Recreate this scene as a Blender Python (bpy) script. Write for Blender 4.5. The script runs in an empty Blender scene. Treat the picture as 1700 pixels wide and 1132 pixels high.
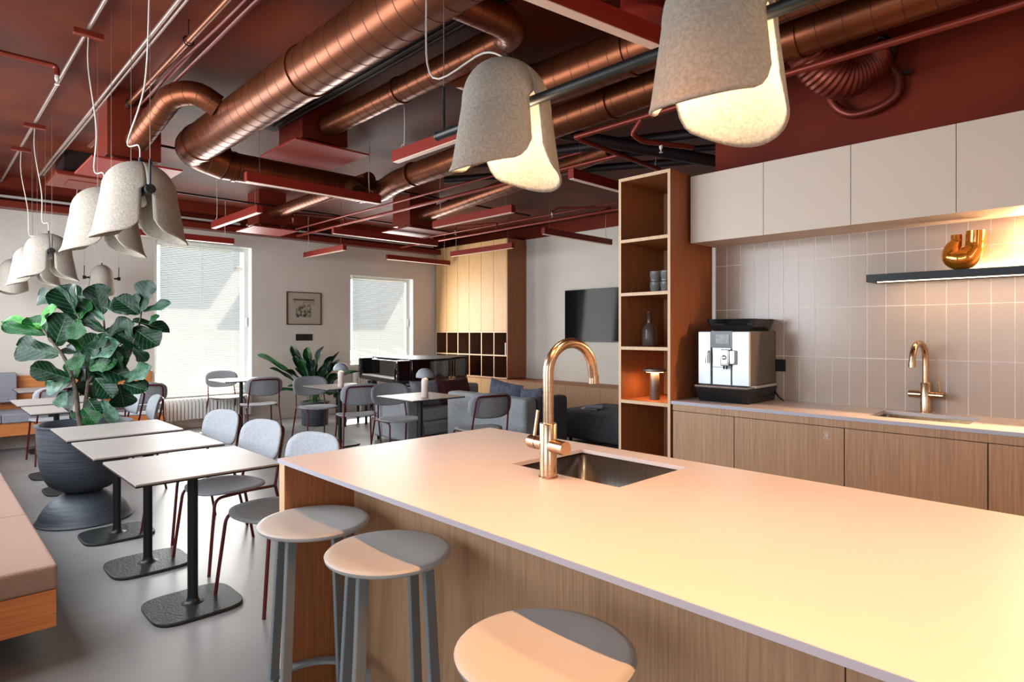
import bpy, math, random
from math import sin, cos, pi, radians, sqrt, atan2, hypot
from mathutils import Vector, Matrix
random.seed(7)
S = bpy.context.scene
COL = S.collection

# ------------------------------------------------------------------ camera
FPX, PCX, PCY, EYE, TH = 1018.0, 850.0, 551.0, 1.42, radians(45.75)
cd = bpy.data.cameras.new('camera'); cam = bpy.data.objects.new('camera', cd); COL.objects.link(cam)
cam.location = (0, 0, EYE); cam.rotation_euler = (pi/2, 0, TH - pi/2)
cd.sensor_fit = 'HORIZONTAL'; cd.sensor_width = 36; cd.lens = FPX/1700*36
cd.shift_y = (PCY-566)/1700; cd.clip_start = 0.05; cd.clip_end = 200
S.camera = cam

# ------------------------------------------------------------------ world, sun, daylight, exposure
W = bpy.data.worlds.new('sky'); S.world = W; W.use_nodes = True
bg = W.node_tree.nodes['Background']
bg.inputs[0].default_value = (0.72, 0.86, 1.0, 1); bg.inputs[1].default_value = 2.6
S.view_settings.view_transform = 'Standard'; S.view_settings.look = 'None'
S.view_settings.exposure = 0.0; S.view_settings.gamma = 1.0; S.view_settings.use_curve_mapping = False
S.cycles.use_denoising = True
S.cycles.max_bounces = 8; S.cycles.diffuse_bounces = 4; S.cycles.glossy_bounces = 4
S.cycles.transmission_bounces = 6; S.cycles.transparent_max_bounces = 12
S.cycles.sample_clamp_indirect = 6; S.cycles.caustics_reflective = False; S.cycles.caustics_refractive = False

def light(name, kind, loc, power, color, **kw):
    d = bpy.data.lights.new(name, kind); d.energy = power; d.color = color
    for k, v in kw.items():
        if k not in ('aim', 'strip'): setattr(d, k, v)
    o = bpy.data.objects.new(name, d); COL.objects.link(o); o.location = loc
    if 'aim' in kw: o.rotation_euler = Vector(kw['aim']).to_track_quat('-Z', 'Y').to_euler()
    if 'strip' in kw:   # long side lies along world y
        z = -Vector(kw['aim']).normalized(); y = Vector((0,1,0)); y = (y-z*y.dot(z)).normalized(); x = y.cross(z)
        o.rotation_euler = Matrix((x, y, z)).transposed().to_euler()
    return o
light('sun', 'SUN', (3, 14, 6), 32.0, (1.0, 0.93, 0.82), angle=0.012, aim=(-.62, -1, -1.0))
DAY = (0.74, 0.87, 1.0)
# daylight standing in the window openings of the left wall and of the side room left of the camera
for y in (3.6, 5.7, 7.8):
    light('window_daylight', 'AREA', (-.30, y, 1.85), 94, (.86, .93, 1.0), shape='RECTANGLE', size=1.9, size_y=1.6, aim=(1, 0, -.28))
light('window_daylight', 'AREA', (-2.95, .9, 1.75), 48, DAY, shape='RECTANGLE', size=2.4, size_y=1.9, aim=(1, 0.2, 0))
light('window_daylight', 'AREA', (-1.0, -2.5, 1.75), 10, DAY, shape='RECTANGLE', size=2.2, size_y=1.9, aim=(0.2, 1, 0))
for x, z, sx, sz in ((3.14, 1.6, 1.3, 2.1), (6.24, 1.65, 1.3, 1.5)):
    light('window_daylight', 'AREA', (x, 9.72, z), 85, (1.0, 0.97, 0.93), shape='RECTANGLE', size=sx, size_y=sz, aim=(0, -1, -.1))

# warm linear ceiling lights that are switched on, above and behind the camera
for lx, ly, pw in ((.62, .55, 24), (.62, -1.3, 18), (2.75, -.9, 6)):
    light('linear_light_glow', 'AREA', (lx, ly, 2.695), pw, (1, .47, .19), spread=radians(104), shape='RECTANGLE', size=.04, size_y=1.35, aim=(0, 0, -1), strip=1)

# ------------------------------------------------------------------ pixel helpers (measuring the photo)
_F = Vector((cos(TH), sin(TH), 0)); _R = Vector((sin(TH), -cos(TH), 0)); _U = Vector((0, 0, 1)); _C = Vector((0, 0, EYE))
def ray(x, y): return _F + _R*((x-PCX)/FPX) - _U*((y-PCY)/FPX)
def PD(x, y, d): return _C + ray(x, y)*d

# ------------------------------------------------------------------ mesh builder
class MB:
    def __init__(s): s.v = []; s.f = []
    def add(s, vs, fs):
        n = len(s.v); s.v += [tuple(v) for v in vs]; s.f += [tuple(i+n for i in f) for f in fs]; return s
    def box(s, x0, x1, y0, y1, z0, z1):
        return s.add([(x0,y0,z0),(x1,y0,z0),(x1,y1,z0),(x0,y1,z0),(x0,y0,z1),(x1,y0,z1),(x1,y1,z1),(x0,y1,z1)],
                     [(0,3,2,1),(4,5,6,7),(0,1,5,4),(1,2,6,5),(2,3,7,6),(3,0,4,7)])
    def obox(s, a, b, w, h):   # bar from a to b
        a = Vector(a); b = Vector(b); d = (b-a).normalized()
        up = Vector((0,0,1)) if abs(d.z) < .95 else Vector((0,1,0))
        r = d.cross(up).normalized()*w/2; u = r.cross(d).normalized()*h/2
        vs = [p+q for p in (a, b) for q in (-r-u, r-u, r+u, -r+u)]
        return s.add(vs, [(0,1,2,3),(7,6,5,4),(0,4,5,1),(1,5,6,2),(2,6,7,3),(3,7,4,0)])
    def prism(s, pts, z0, z1):
        n = len(pts)
        vs = [(p[0],p[1],z0) for p in pts]+[(p[0],p[1],z1) for p in pts]
        return s.add(vs, [tuple(range(n))[::-1], tuple(range(n,2*n))]+[(i,(i+1)%n,n+(i+1)%n,n+i) for i in range(n)])
    def tube(s, path, r, seg=8, cap=True, closed=False):
        P = [Vector(p) for p in path]; n = len(P)
        rs = r if isinstance(r, (list, tuple)) else [r]*n
        vs = []; fs = []; prev = None
        for i in range(n):
            if closed: t = P[(i+1)%n]-P[i-1]
            elif i == 0: t = P[1]-P[0]
            elif i == n-1: t = P[-1]-P[-2]
            else: t = (P[i+1]-P[i]).normalized()+(P[i]-P[i-1]).normalized()
            t = t.normalized() if t.length > 1e-9 else Vector((0,0,1))
            if prev is None:
                ref = Vector((0,0,1)) if abs(t.z) < .9 else Vector((1,0,0))
                u = t.cross(ref).normalized()
            else:
                u = prev - t*prev.dot(t); u = u.normalized() if u.length > 1e-6 else t.cross(Vector((1,0,0))).normalized()
            prev = u; w = t.cross(u)
            for k in range(seg):
                a = 2*pi*k/seg; vs.append(P[i]+(u*cos(a)+w*sin(a))*rs[i])
        m = n if closed else n-1
        for i in range(m):
            j = (i+1)%n
            for k in range(seg):
                l = (k+1)%seg; fs.append((i*seg+k, i*seg+l, j*seg+l, j*seg+k))
        if cap and not closed:
            fs.append(tuple(range(seg))[::-1]); fs.append(tuple((n-1)*seg+k for k in range(seg)))
        return s.add(vs, fs)
    def lathe(s, prof, seg=24, c=(0,0), sx=1, sy=1):
        vs = []; fs = []; n = len(prof)
        for r, z in prof:
            for k in range(seg):
                a = 2*pi*k/seg; vs.append((c[0]+max(r,1e-5)*cos(a)*sx, c[1]+max(r,1e-5)*sin(a)*sy, z))
        for i in range(n-1):
            for k in range(seg):
                l = (k+1)%seg; fs.append((i*seg+k, i*seg+l, (i+1)*seg+l, (i+1)*seg+k))
        return s.add(vs, fs)
    def grid(s, f, nu, nv):
        vs = [f(i/nu, j/nv) for j in range(nv+1) for i in range(nu+1)]
        fs = [(j*(nu+1)+i, j*(nu+1)+i+1, (j+1)*(nu+1)+i+1, (j+1)*(nu+1)+i) for j in range(nv) for i in range(nu)]
        return s.add(vs, fs)
    def disc(s, f, nu, nv):
        vs = [f(0, 0)]+[f(i/nu, j/nv) for j in range(1, nv+1) for i in range(nu)]
        fs = [(0, 1+i, 1+(i+1)%nu) for i in range(nu)]
        fs += [(1+(j-1)*nu+i, 1+j*nu+i, 1+j*nu+(i+1)%nu, 1+(j-1)*nu+(i+1)%nu) for j in range(1, nv) for i in range(nu)]
        return s.add(vs, fs)
    def mesh(s, name, m, smooth=None):
        me = bpy.data.meshes.new(name); me.from_pydata(s.v, [], s.f)
        if m: me.materials.append(m)
        if smooth:
            me.polygons.foreach_set('use_smooth', [True]*len(me.polygons)); me.set_sharp_from_angle(angle=radians(smooth))
        me.update(); return me
    def obj(s, name, m, parent=None, smooth=None, bevel=0, loc=None, rz=0, solid=0, sub=0, seg=2):
        o = bpy.data.objects.new(name, s.mesh(name, m, smooth)); COL.objects.link(o)
        if parent: o.parent = parent
        if loc: o.location = loc
        if rz: o.rotation_euler = (0,0,rz)
        if sub: k = o.modifiers.new('sub', 'SUBSURF'); k.levels = sub; k.render_levels = sub
        if solid: k = o.modifiers.new('solid', 'SOLIDIFY'); k.thickness = solid; k.offset = 0
        if bevel:
            k = o.modifiers.new('bevel', 'BEVEL'); k.width = bevel; k.segments = seg; k.limit_method = 'ANGLE'; k.angle_limit = radians(35)
            k.harden_normals = False
        return o

def thing(name, label, cat, loc=(0,0,0), rz=0, group=None):
    o = bpy.data.objects.new(name, None); COL.objects.link(o); o.location = loc; o.rotation_euler = (0,0,rz)
    o.empty_display_size = .1
    return tag(o, label, cat, group)
def tag(o, label, cat, group=None):
    o['label'] = label; o['category'] = cat
    if group: o['group'] = group
    return o
def struct(o): o['kind'] = 'structure'; return o
def stuff(o): o['kind'] = 'stuff'; return o
def copy_tree(o, parent=None, loc=None, rz=None, label=None):
    c = o.copy(); COL.objects.link(c); c.parent = parent
    if loc is not None: c.location = loc
    if rz is not None: c.rotation_euler = (0,0,rz)
    if label: c['label'] = label
    for ch in list(KIDS.get(o.name, ())) or [k for k in bpy.data.objects if k.parent == o]:
        copy_tree(ch, c)
    return c
KIDS = {}
def arc(c, r, a0, a1, n, plane='xz'):
    out = []
    for i in range(n+1):
        a = a0+(a1-a0)*i/n; p = (cos(a)*r, sin(a)*r)
        out.append({'xz': (c[0]+p[0], c[1], c[2]+p[1]), 'yz': (c[0], c[1]+p[0], c[2]+p[1]), 'xy': (c[0]+p[0], c[1]+p[1], c[2])}[plane])
    return out
def rrect(w, h, r, n=5, cx=0, cy=0):
    out = []
    for qx, qy, a in ((1,1,0),(-1,1,pi/2),(-1,-1,pi),(1,-1,3*pi/2)):
        for i in range(n+1):
            t = a+pi/2*i/n; out.append((cx+qx*(w/2-r)+r*cos(t), cy+qy*(h/2-r)+r*sin(t)))
    return out
def fillet(pts, r, n=5):
    P = [Vector(p) for p in pts]; out = [P[0]]
    for i in range(1, len(P)-1):
        a = (P[i-1]-P[i]); b = (P[i+1]-P[i]); k = min(r, a.length*.49, b.length*.49)
        p0 = P[i]+a.normalized()*k; p2 = P[i]+b.normalized()*k
        for j in range(n+1):
            t = j/n; out.append(p0*(1-t)**2+P[i]*2*t*(1-t)+p2*t*t)
    return out+[P[-1]]

# ------------------------------------------------------------------ materials
def srgb(r, g, b):
    f = lambda c: (c/255/12.92) if c <= 10 else ((c/255+.055)/1.055)**2.4
    return (f(r), f(g), f(b), 1)
def mat(name, c, rough=.5, metal=0, c2=None, scale=8, stretch=None, bump=0, bscale=None, detail=4, emit=None, es=0,
        contrast=(.35,.65), coat=0, spec=None, alpha=None, trans=0, ior=None, sheen=0):
    m = bpy.data.materials.new(name); m.use_nodes = True; nt = m.node_tree; N = nt.nodes; L = nt.links
    b = N['Principled BSDF']; b.inputs['Base Color'].default_value = c
    b.inputs['Roughness'].default_value = rough; b.inputs['Metallic'].default_value = metal
    if coat: b.inputs['Coat Weight'].default_value = coat; b.inputs['Coat Roughness'].default_value = .05
    if spec is not None: b.inputs['Specular IOR Level'].default_value = spec
    if trans: b.inputs['Transmission Weight'].default_value = trans
    if ior: b.inputs['IOR'].default_value = ior
    if sheen: b.inputs['Sheen Weight'].default_value = sheen
    if emit: b.inputs['Emission Color'].default_value = emit; b.inputs['Emission Strength'].default_value = es
    if c2 or bump:
        tc = N.new('ShaderNodeTexCoord'); mp = N.new('ShaderNodeMapping')
        if stretch: mp.inputs['Scale'].default_value = stretch
        L.new(tc.outputs['Object'], mp.inputs[0])
        nz = N.new('ShaderNodeTexNoise'); nz.inputs['Scale'].default_value = scale; nz.inputs['Detail'].default_value = detail
        L.new(mp.outputs[0], nz.inputs['Vector'])
        if c2:
            cr = N.new('ShaderNodeValToRGB'); cr.color_ramp.elements[0].position = contrast[0]; cr.color_ramp.elements[1].position = contrast[1]
            cr.color_ramp.elements[0].color = c; cr.color_ramp.elements[1].color = c2
            L.new(nz.outputs[0], cr.inputs[0]); L.new(cr.outputs[0], b.inputs['Base Color'])
        if bump:
            nb = nz
            if bscale:
                nb = N.new('ShaderNodeTexNoise'); nb.inputs['Scale'].default_value = bscale; nb.inputs['Detail'].default_value = 3
                L.new(mp.outputs[0], nb.inputs['Vector'])
            bp = N.new('ShaderNodeBump'); bp.inputs['Strength'].default_value = bump; bp.inputs['Distance'].default_value = .01
            L.new(nb.outputs[0], bp.inputs['Height']); L.new(bp.outputs[0], b.inputs['Normal'])
    return m
def wood(name, a, b_, s=1.0, axis='z', rough=.5):
    st = {'z': (38*s, 38*s, 1.1*s), 'y': (38*s, 1.1*s, 38*s), 'x': (1.1*s, 38*s, 38*s)}[axis]
    return mat(name, a, rough, 0, b_, scale=2.4, stretch=st, detail=8, contrast=(.3,.7), bump=.12)

M = {}
M['oak'] = wood('oak', srgb(158,119,86), srgb(186,146,110), 1.7)
M['oak_dark'] = wood('oak_dark', srgb(142,82,44), srgb(174,106,62), 1.7)
M['oak_edge'] = wood('oak_edge', srgb(205,165,125), srgb(222,186,148))
M['oak_light'] = wood('oak_light', srgb(190,148,98), srgb(206,164,114), 1.5)
M['oak_bench'] = wood('oak_bench', srgb(186,112,50), srgb(214,140,72), axis='y')
M['oak_benchx'] = wood('oak_benchx', srgb(188,108,52), srgb(214,134,70), axis='x')
M['cubby'] = wood('cubby', srgb(98,62,42), srgb(122,80,56))
M['wall'] = mat('wall', srgb(216,208,196), .85, c2=srgb(208,200,188), scale=1.5, bump=.03, bscale=60)
M['red'] = mat('red_paint', srgb(100,37,15), .6, c2=srgb(64,23,11), scale=1.2, bump=.25, bscale=14, spec=.2)
M['redwall'] = mat('red_wall', srgb(118,40,20), .6, c2=srgb(100,33,17), scale=1.4, bump=.05, bscale=30, spec=.15)
M['redpipe'] = mat('red_pipe', srgb(126,46,30), .36, .4)
M['duct'] = mat('duct_paint', srgb(124,68,38), .34, .75, c2=srgb(108,56,30), scale=3, stretch=(1,1,1))
M['seam'] = mat('duct_seam', srgb(70,30,22), .5, .4)
M['lightred'] = mat('lamp_red', srgb(124,32,20), .5, spec=.3)
M['diffuser'] = mat('diffuser', srgb(225,190,170), .5, emit=(1,.8,.65,1), es=.06)
M['white'] = mat('white_paint', srgb(236,236,232), .5)
M['frame'] = mat('window_white', srgb(232,234,230), .4)
M['upper'] = mat('cabinet_cream', srgb(216,198,180), .5)
M['counter'] = mat('counter_top', srgb(224,206,199), .36, c2=srgb(220,201,193), scale=1.2)
M['counter_edge'] = mat('counter_edge', srgb(176,174,184), .5)
M['tile'] = mat('tile_greige', srgb(176,156,140), .24, c2=srgb(170,150,134), scale=3)
M['grout'] = mat('grout', srgb(238,228,218), .8)
M['steel'] = mat('brushed_steel', srgb(212,178,146), .24, 1, c2=srgb(198,164,132), scale=3, stretch=(2,2,30))
M['steel_s'] = mat('sink_steel', srgb(136,130,125), .3, 1, c2=srgb(118,113,108), scale=4, stretch=(40,40,2))
M['chrome'] = mat('chrome', srgb(220,220,220), .08, 1)
M['black'] = mat('black_metal', srgb(24,26,28), .42, .3)
M['blackp'] = mat('black_plastic', srgb(18,20,23), .25)
M['base'] = mat('cast_base', srgb(26,30,30), .45, .2, bump=.3, bscale=90)
M['gloss'] = mat('gloss_black', srgb(8,10,12), .06, coat=1)
M['tabletop'] = mat('table_laminate', srgb(152,142,135), .42, c2=srgb(145,136,130), scale=2)
M['felt'] = mat('felt', srgb(164,154,142), .95, c2=srgb(132,122,110), scale=110, detail=9, bump=.25, bscale=160, contrast=(.25,.75))
M['felt_shell'] = mat('chair_shell', srgb(154,156,160), .8, c2=srgb(134,136,140), scale=110, detail=6, bump=.3, bscale=150)
M['maroon'] = mat('maroon_steel', srgb(84,22,22), .4, .2)
M['stool'] = mat('stool_grey', srgb(176,174,170), .5)
M['stoolleg'] = mat('stool_leg_grey', srgb(116,122,124), .5)
M['cushion'] = mat('bench_fabric', srgb(172,138,122), .95, c2=srgb(154,122,106), scale=60, stretch=(8,1,1), bump=.5, bscale=160)
M['cushiong'] = mat('bench_grey', srgb(150,150,158), .95, c2=srgb(134,134,142), scale=60, stretch=(8,1,1), bump=.4, bscale=160)
M['sofa'] = mat('sofa_grey', srgb(166,170,174), .95, c2=srgb(152,156,160), scale=30, bump=.3, bscale=140)
M['sofad'] = mat('sofa_dark', srgb(84,86,90), .95, c2=srgb(72,74,78), scale=30, bump=.3, bscale=140)
M['pillow'] = mat('pillow_grey', srgb(86,90,104), .9, c2=srgb(66,70,84), scale=18, bump=.6, bscale=40)
M['pillowm'] = mat('pillow_maroon', srgb(84,32,34), .9, c2=srgb(66,24,26), scale=18, bump=.5, bscale=40)
M['throw'] = mat('throw_stripe', srgb(150,156,162), .9, c2=srgb(108,114,122), scale=6, stretch=(18,18,1), bump=.4)
M['pot'] = mat('pot_dark', srgb(62,68,76), .55, c2=srgb(48,54,62), scale=4, stretch=(1,1,14), bump=.35)
M['soil'] = mat('soil', srgb(30,24,20), .9, bump=.8, bscale=60)
M['bark'] = mat('bark', srgb(88,74,60), .9, c2=srgb(60,50,42), scale=20, bump=.5)
M['stem'] = mat('stem_green', srgb(60,100,50), .6)
def veins(m):
    nt = m.node_tree; N = nt.nodes; L = nt.links; b = N['Principled BSDF']; src = b.inputs['Base Color'].links[0].from_socket
    tc = N.new('ShaderNodeTexCoord'); sp = N.new('ShaderNodeSeparateXYZ'); L.new(tc.outputs['Object'], sp.inputs[0])
    def mth(op, a, c=None):
        k = N.new('ShaderNodeMath'); k.operation = op
        for i, v in enumerate((a, c)):
            if v is None: continue
            if isinstance(v, (int, float)): k.inputs[i].default_value = v
            else: L.new(v, k.inputs[i])
        return k.outputs[0]
    d = mth('SUBTRACT', mth('MULTIPLY', sp.outputs[1], 7.0), mth('MULTIPLY', mth('ABSOLUTE', sp.outputs[0]), 9.0))
    t = mth('LESS_THAN', mth('FRACT', mth('ADD', d, 20.0)), .07)
    mxn = N.new('ShaderNodeMix'); mxn.data_type = 'RGBA'; mxn.inputs[7].default_value = srgb(96,140,90)
    L.new(mth('MULTIPLY', t, .35), mxn.inputs[0]); L.new(src, mxn.inputs[6]); L.new(mxn.outputs[2], b.inputs['Base Color'])
    return m
def leafmat(name, a, b_):
    return veins(mat(name, a, .34, c2=b_, scale=5, detail=5, bump=.3, bscale=22, spec=.16))
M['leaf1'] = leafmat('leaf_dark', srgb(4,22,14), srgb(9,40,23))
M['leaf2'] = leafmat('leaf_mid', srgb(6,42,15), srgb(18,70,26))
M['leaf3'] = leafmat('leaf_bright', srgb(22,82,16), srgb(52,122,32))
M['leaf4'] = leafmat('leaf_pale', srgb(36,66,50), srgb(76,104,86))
M['vein'] = mat('leaf_vein', srgb(64,112,58), .5)
M['tray'] = mat('cable_tray', srgb(40,26,26), .5, .4)
M['cable'] = mat('cable_red', srgb(110,46,38), .5)
M['cord'] = mat('cord_white', srgb(200,190,180), .6)
M['wire'] = mat('wire_steel', srgb(150,130,120), .4, .6)
M['floor'] = mat('floor_concrete', srgb(140,138,136), .34, c2=srgb(122,119,117), scale=1.3, detail=6, bump=.05, bscale=8)
M['bulb'] = mat('bulb', srgb(255,230,190), .5, emit=(1,.72,.42,1), es=30)
M['ledwarm'] = mat('led_warm', srgb(255,230,200), .5, emit=(1,.66,.36,1), es=9)
M['glow'] = mat('shade_glow', srgb(255,210,150), .5, emit=(1,.62,.3,1), es=8)
M['amber'] = mat('amber_glass', srgb(224,140,40), .07, .75, coat=1)
M['smoke_glass'] = mat('smoke_glass', srgb(206,190,176), .06, trans=.88, ior=1.25)
M['glass_blue'] = mat('glass_grey', srgb(186,184,182), .1, trans=.7, ior=1.3)
M['lampw'] = mat('lamp_white', srgb(226,208,200), .5)
M['lampg'] = mat('lamp_grey', srgb(152,158,164), .5)
M['lampb'] = mat('lamp_bronze', srgb(112,98,90), .4, .4)
M['machine'] = mat('machine_silver', srgb(200,204,208), .35, .35)
M['machine_side'] = mat('machine_side', srgb(104,98,94), .5, .2)
M['screen'] = mat('screen_grey', srgb(140,146,146), .3, c2=srgb(90,96,98), scale=60)
M['paper'] = mat('paper', srgb(190,182,170), .8)
M['tv'] = mat('tv_screen', srgb(6,7,9), .07, spec=.14)
M['mount'] = mat('mat_board', srgb(178,164,150), .8)
M['print'] = mat('etching', srgb(34,36,34), .8, c2=srgb(172,164,146), scale=20, detail=10, contrast=(.36,.6))
M['printt'] = mat('etching_sky', srgb(150,140,116), .8, c2=srgb(176,166,146), scale=14)
M['frameb'] = mat('frame_brown', srgb(74,48,36), .5)
M['bookb'] = mat('book_blue', srgb(120,130,160), .6)
M['bookd'] = mat('book_dark', srgb(44,44,50), .6)
M['bookw'] = mat('book_white', srgb(210,206,200), .6)
M['ground'] = mat('outdoor_ground', srgb(196,196,190), .9)
M['lid'] = mat('piano_lid', srgb(26,26,28), .5, spec=.2)
M['canopy'] = mat('canopy_grey', srgb(150,156,154), .8)
M['flex'] = mat('flex_hose', srgb(120,52,38), .4, .6)
M['frost'] = mat('emblem_white', srgb(236,232,224), .6)
# window pane: lets the daylight straight through with a faint reflection
g = bpy.data.materials.new('window_glass'); g.use_nodes = True; nt = g.node_tree; nt.nodes.remove(nt.nodes['Principled BSDF'])
mx = nt.nodes.new('ShaderNodeMixShader'); tr = nt.nodes.new('ShaderNodeBsdfTransparent'); gl = nt.nodes.new('ShaderNodeBsdfGlossy')
gl.inputs['Roughness'].default_value = .03; mx.inputs[0].default_value = .06
nt.links.new(tr.outputs[0], mx.inputs[1]); nt.links.new(gl.outputs[0], mx.inputs[2]); nt.links.new(mx.outputs[0], nt.nodes['Material Output'].inputs[0])
M['glass'] = g
g = bpy.data.materials.new('blind_slat'); g.use_nodes = True; nt = g.node_tree; nt.nodes.remove(nt.nodes['Principled BSDF'])
mx = nt.nodes.new('ShaderNodeMixShader'); df = nt.nodes.new('ShaderNodeBsdfDiffuse'); tl = nt.nodes.new('ShaderNodeBsdfTranslucent')
df.inputs[0].default_value = srgb(194,196,190); tl.inputs[0].default_value = srgb(226,228,220); mx.inputs[0].default_value = .10
nt.links.new(df.outputs[0], mx.inputs[1]); nt.links.new(tl.outputs[0], mx.inputs[2]); nt.links.new(mx.outputs[0], nt.nodes['Material Output'].inputs[0])
M['slat'] = g

# ------------------------------------------------------------------ room shell
ZC = 3.30; YW = 9.85; XT = 7.92; XK = 4.10; XL = -.25
struct(MB().box(-3.2, XT+.2, -2.8, YW+.3, -.12, 0).obj('floor', M['floor']))
struct(MB().box(-3.2, XT+.2, -2.8, YW+.3, ZC, ZC+.12).obj('ceiling', M['red']))
W1 = (2.45, 3.84, .50, 2.76); W2 = (5.56, 6.93, .84, 2.45)
def holed(x0, x1, z0, z1, holes, y0, y1, name, m):
    b = MB(); xs = x0
    for hx0, hx1, hz0, hz1 in holes:
        b.box(xs, hx0, y0, y1, z0, z1); b.box(hx0, hx1, y0, y1, z0, hz0); b.box(hx0, hx1, y0, y1, hz1, z1); xs = hx1
    b.box(xs, x1, y0, y1, z0, z1); return struct(b.obj(name, m))
ZP = 2.945    # red paint starts here on the window wall
wf = holed(-.45, XT+.2, 0, ZP, [W1, W2], YW, YW+.32, 'wall_far', M['wall'])
MB().box(-.45, XT+.2, YW-.002, YW+.32, ZP, ZC).obj('painted_band', M['redwall'], wf)
wr = struct(MB().box(XT, XT+.2, 2.1, YW, 0, 3.085).obj('wall_right', M['wall']))
MB().box(XT-.002, XT+.2, 2.1, YW, 3.085, ZC).obj('painted_band', M['redwall'], wr)
wk = struct(MB().box(XK, XK+.14, -2.8, 2.125, 0, ZC).obj('wall_kitchen', M['redwall']))
MB().box(XK+.14, XT, 1.98, 2.125, 0, ZC).obj('wall_return', M['redwall']); struct(bpy.data.objects['wall_return'])
bpy.data.objects['wall_return'].name = 'wall_niche'
# left wall with three windows, side room left of the camera
b = MB(); ys = 2.55
for y in (3.6, 5.7, 7.8):
    b.box(XL-.2, XL, ys, y-.95, 0, ZC); b.box(XL-.2, XL, y-.95, y+.95, 0, 1.05); b.box(XL-.2, XL, y-.95, y+.95, 2.65, ZC); ys = y+.95
b.box(XL-.2, XL, ys, YW, 0, ZC); struct(b.obj('wall_left', M['wall']))
struct(MB().box(-3.2, XL-.2, 2.55, 2.7, 0, ZC).obj('wall_side', M['wall']))
b = MB(); b.box(-3.2,-3.0,-2.8,-.3,0,ZC).box(-3.2,-3.0,2.1,2.55,0,ZC).box(-3.2,-3.0,-.3,2.1,0,.8).box(-3.2,-3.0,-.3,2.1,2.7,ZC)
struct(b.obj('wall_window_side', M['wall']))
b = MB(); b.box(-3.0,-2.1,-2.8,-2.6,0,ZC).box(.1,XK,-2.8,-2.6,0,ZC).box(-2.1,.1,-2.8,-2.6,0,.8).box(-2.1,.1,-2.8,-2.6,2.7,ZC)
struct(b.obj('wall_back', M['wall']))
struct(MB().box(-.45, 7.4, YW-.012, YW, 0, .07).obj('baseboard_far', M['wall']))
struct(MB().box(-30, 40, YW+.3, 60, -.6, -.5).obj('ground', M['ground']))
# far windows
def window(n, w, y):
    x0, x1, z0, z1 = w
    t = struct(MB().box(x0, x1, y+.16, y+.30, z0-.04, z0).obj('window_%d' % n, M['frame']))
    b = MB(); f = .075; ya, yb = y+.14, y+.2
    b.box(x0, x0+f, ya, yb, z0, z1).box(x1-f, x1, ya, yb, z0, z1).box(x0+f, x1-f, ya, yb, z0, z0+f).box(x0+f, x1-f, ya, yb, z1-f, z1)
    b.obj('window_frame', M['frame'], t, bevel=.004)
    MB().box(x0+f, x1-f, y+.165, y+.171, z0+f, z1-f).obj('pane', M['glass'], t)
    MB().box(x1-.055, x1-.035, y+.11, y+.14, (z0+z1)/2-.12, (z0+z1)/2+.02).obj('window_handle', M['frame'], t, bevel=.004)
    MB().box(x0-.0, x1+.0, y-.03, y+.14, z0-.03, z0+.002).obj('window_sill', M['frame'], t, bevel=.004)
    MB().box(x0+.001, x0+.012, y-.001, y+.14, z0, z1).box(x1-.012, x1-.001, y-.001, y+.14, z0, z1).box(x0, x1, y-.001, y+.14, z1-.012, z1-.001).obj('reveal', M['frame'], t)
    # blind
    bl = thing('venetian_blind', ['white venetian blind half shading the tall window above the radiator','white venetian blind in the smaller window behind the grand piano'][n-1], 'blind', (0,0,0), 0)
    a0, a1 = x0+.10, x1-.16; yb = y+.085
    MB().box(a0, a1, yb-.014, yb+.014, z1-.045-.02, z1-.02).obj('head_rail', M['frame'], bl, bevel=.002)
    s = MB(); z = z0+.05; pitch = .0245; ang = radians(61); wv = .0125
    while z < z1-.07:
        dy, dz = wv*cos(ang), wv*sin(ang)
        s.add([(a0, yb-dy, z-dz), (a1, yb-dy, z-dz), (a1, yb, z+.0015), (a0, yb, z+.0015), (a1, yb+dy, z+dz), (a0, yb+dy, z+dz)], [(0,1,2,3),(3,2,4,5)]); z += pitch
    stuff(s.obj('slats', M['slat'], bl))
    for xx in (a0+.1, (a0+a1)/2, a1-.1):
        MB().tube([(xx, yb-.014, z0+.04), (xx, yb-.014, z1-.05)], .003, 5).obj('ladder_cord', M['frame'], bl)
    MB().box(a0, a1, yb-.012, yb+.012, z0+.012, z0+.03).obj('bottom_rail', M['frame'], bl, bevel=.002)
    # awning outside
    cn = thing('window_awning', ['flat canopy outside over the tall window','flat canopy outside over the smaller window'][n-1], 'awning', (0,0,0))
    MB().box(x0-1.6, x1, y+.325, y+1.09, z1+.01, z1+.05).obj('canopy_sheet', M['canopy'], cn)
    MB().box(x0-1.6, x1, y+1.06, y+1.09, z1+.05, z1+.09).obj('front_lip', M['canopy'], cn)
window(1, W1, YW); window(2, W2, YW)
# beam and pipes along the window wall
bm = thing('service_beam', 'dark red boxed rail along the top of the window wall', 'beam')
MB().box(-.25, 7.62, 9.66, 9.85, 2.945, 3.03).obj('lower_rail', M['redpipe'], bm, bevel=.004)
MB().box(-.25, 7.62, 9.55, 9.85, 3.17, 3.30).obj('upper_rail', M['redwall'], bm)
tag(MB().tube([(-.25,9.72,3.085),(3.6,9.72,3.085)], .018, 8).obj('ceiling_pipe', M['cord'], smooth=40), 'pale pipe in the dark gap above the red rail, left stretch', 'pipe')
tag(MB().tube([(3.7,9.72,3.085),(7.3,9.72,3.085)], .018, 8).obj('ceiling_pipe', M['cord'], smooth=40), 'pale pipe in the gap above the red rail, right stretch by the lockers', 'pipe')

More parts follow.
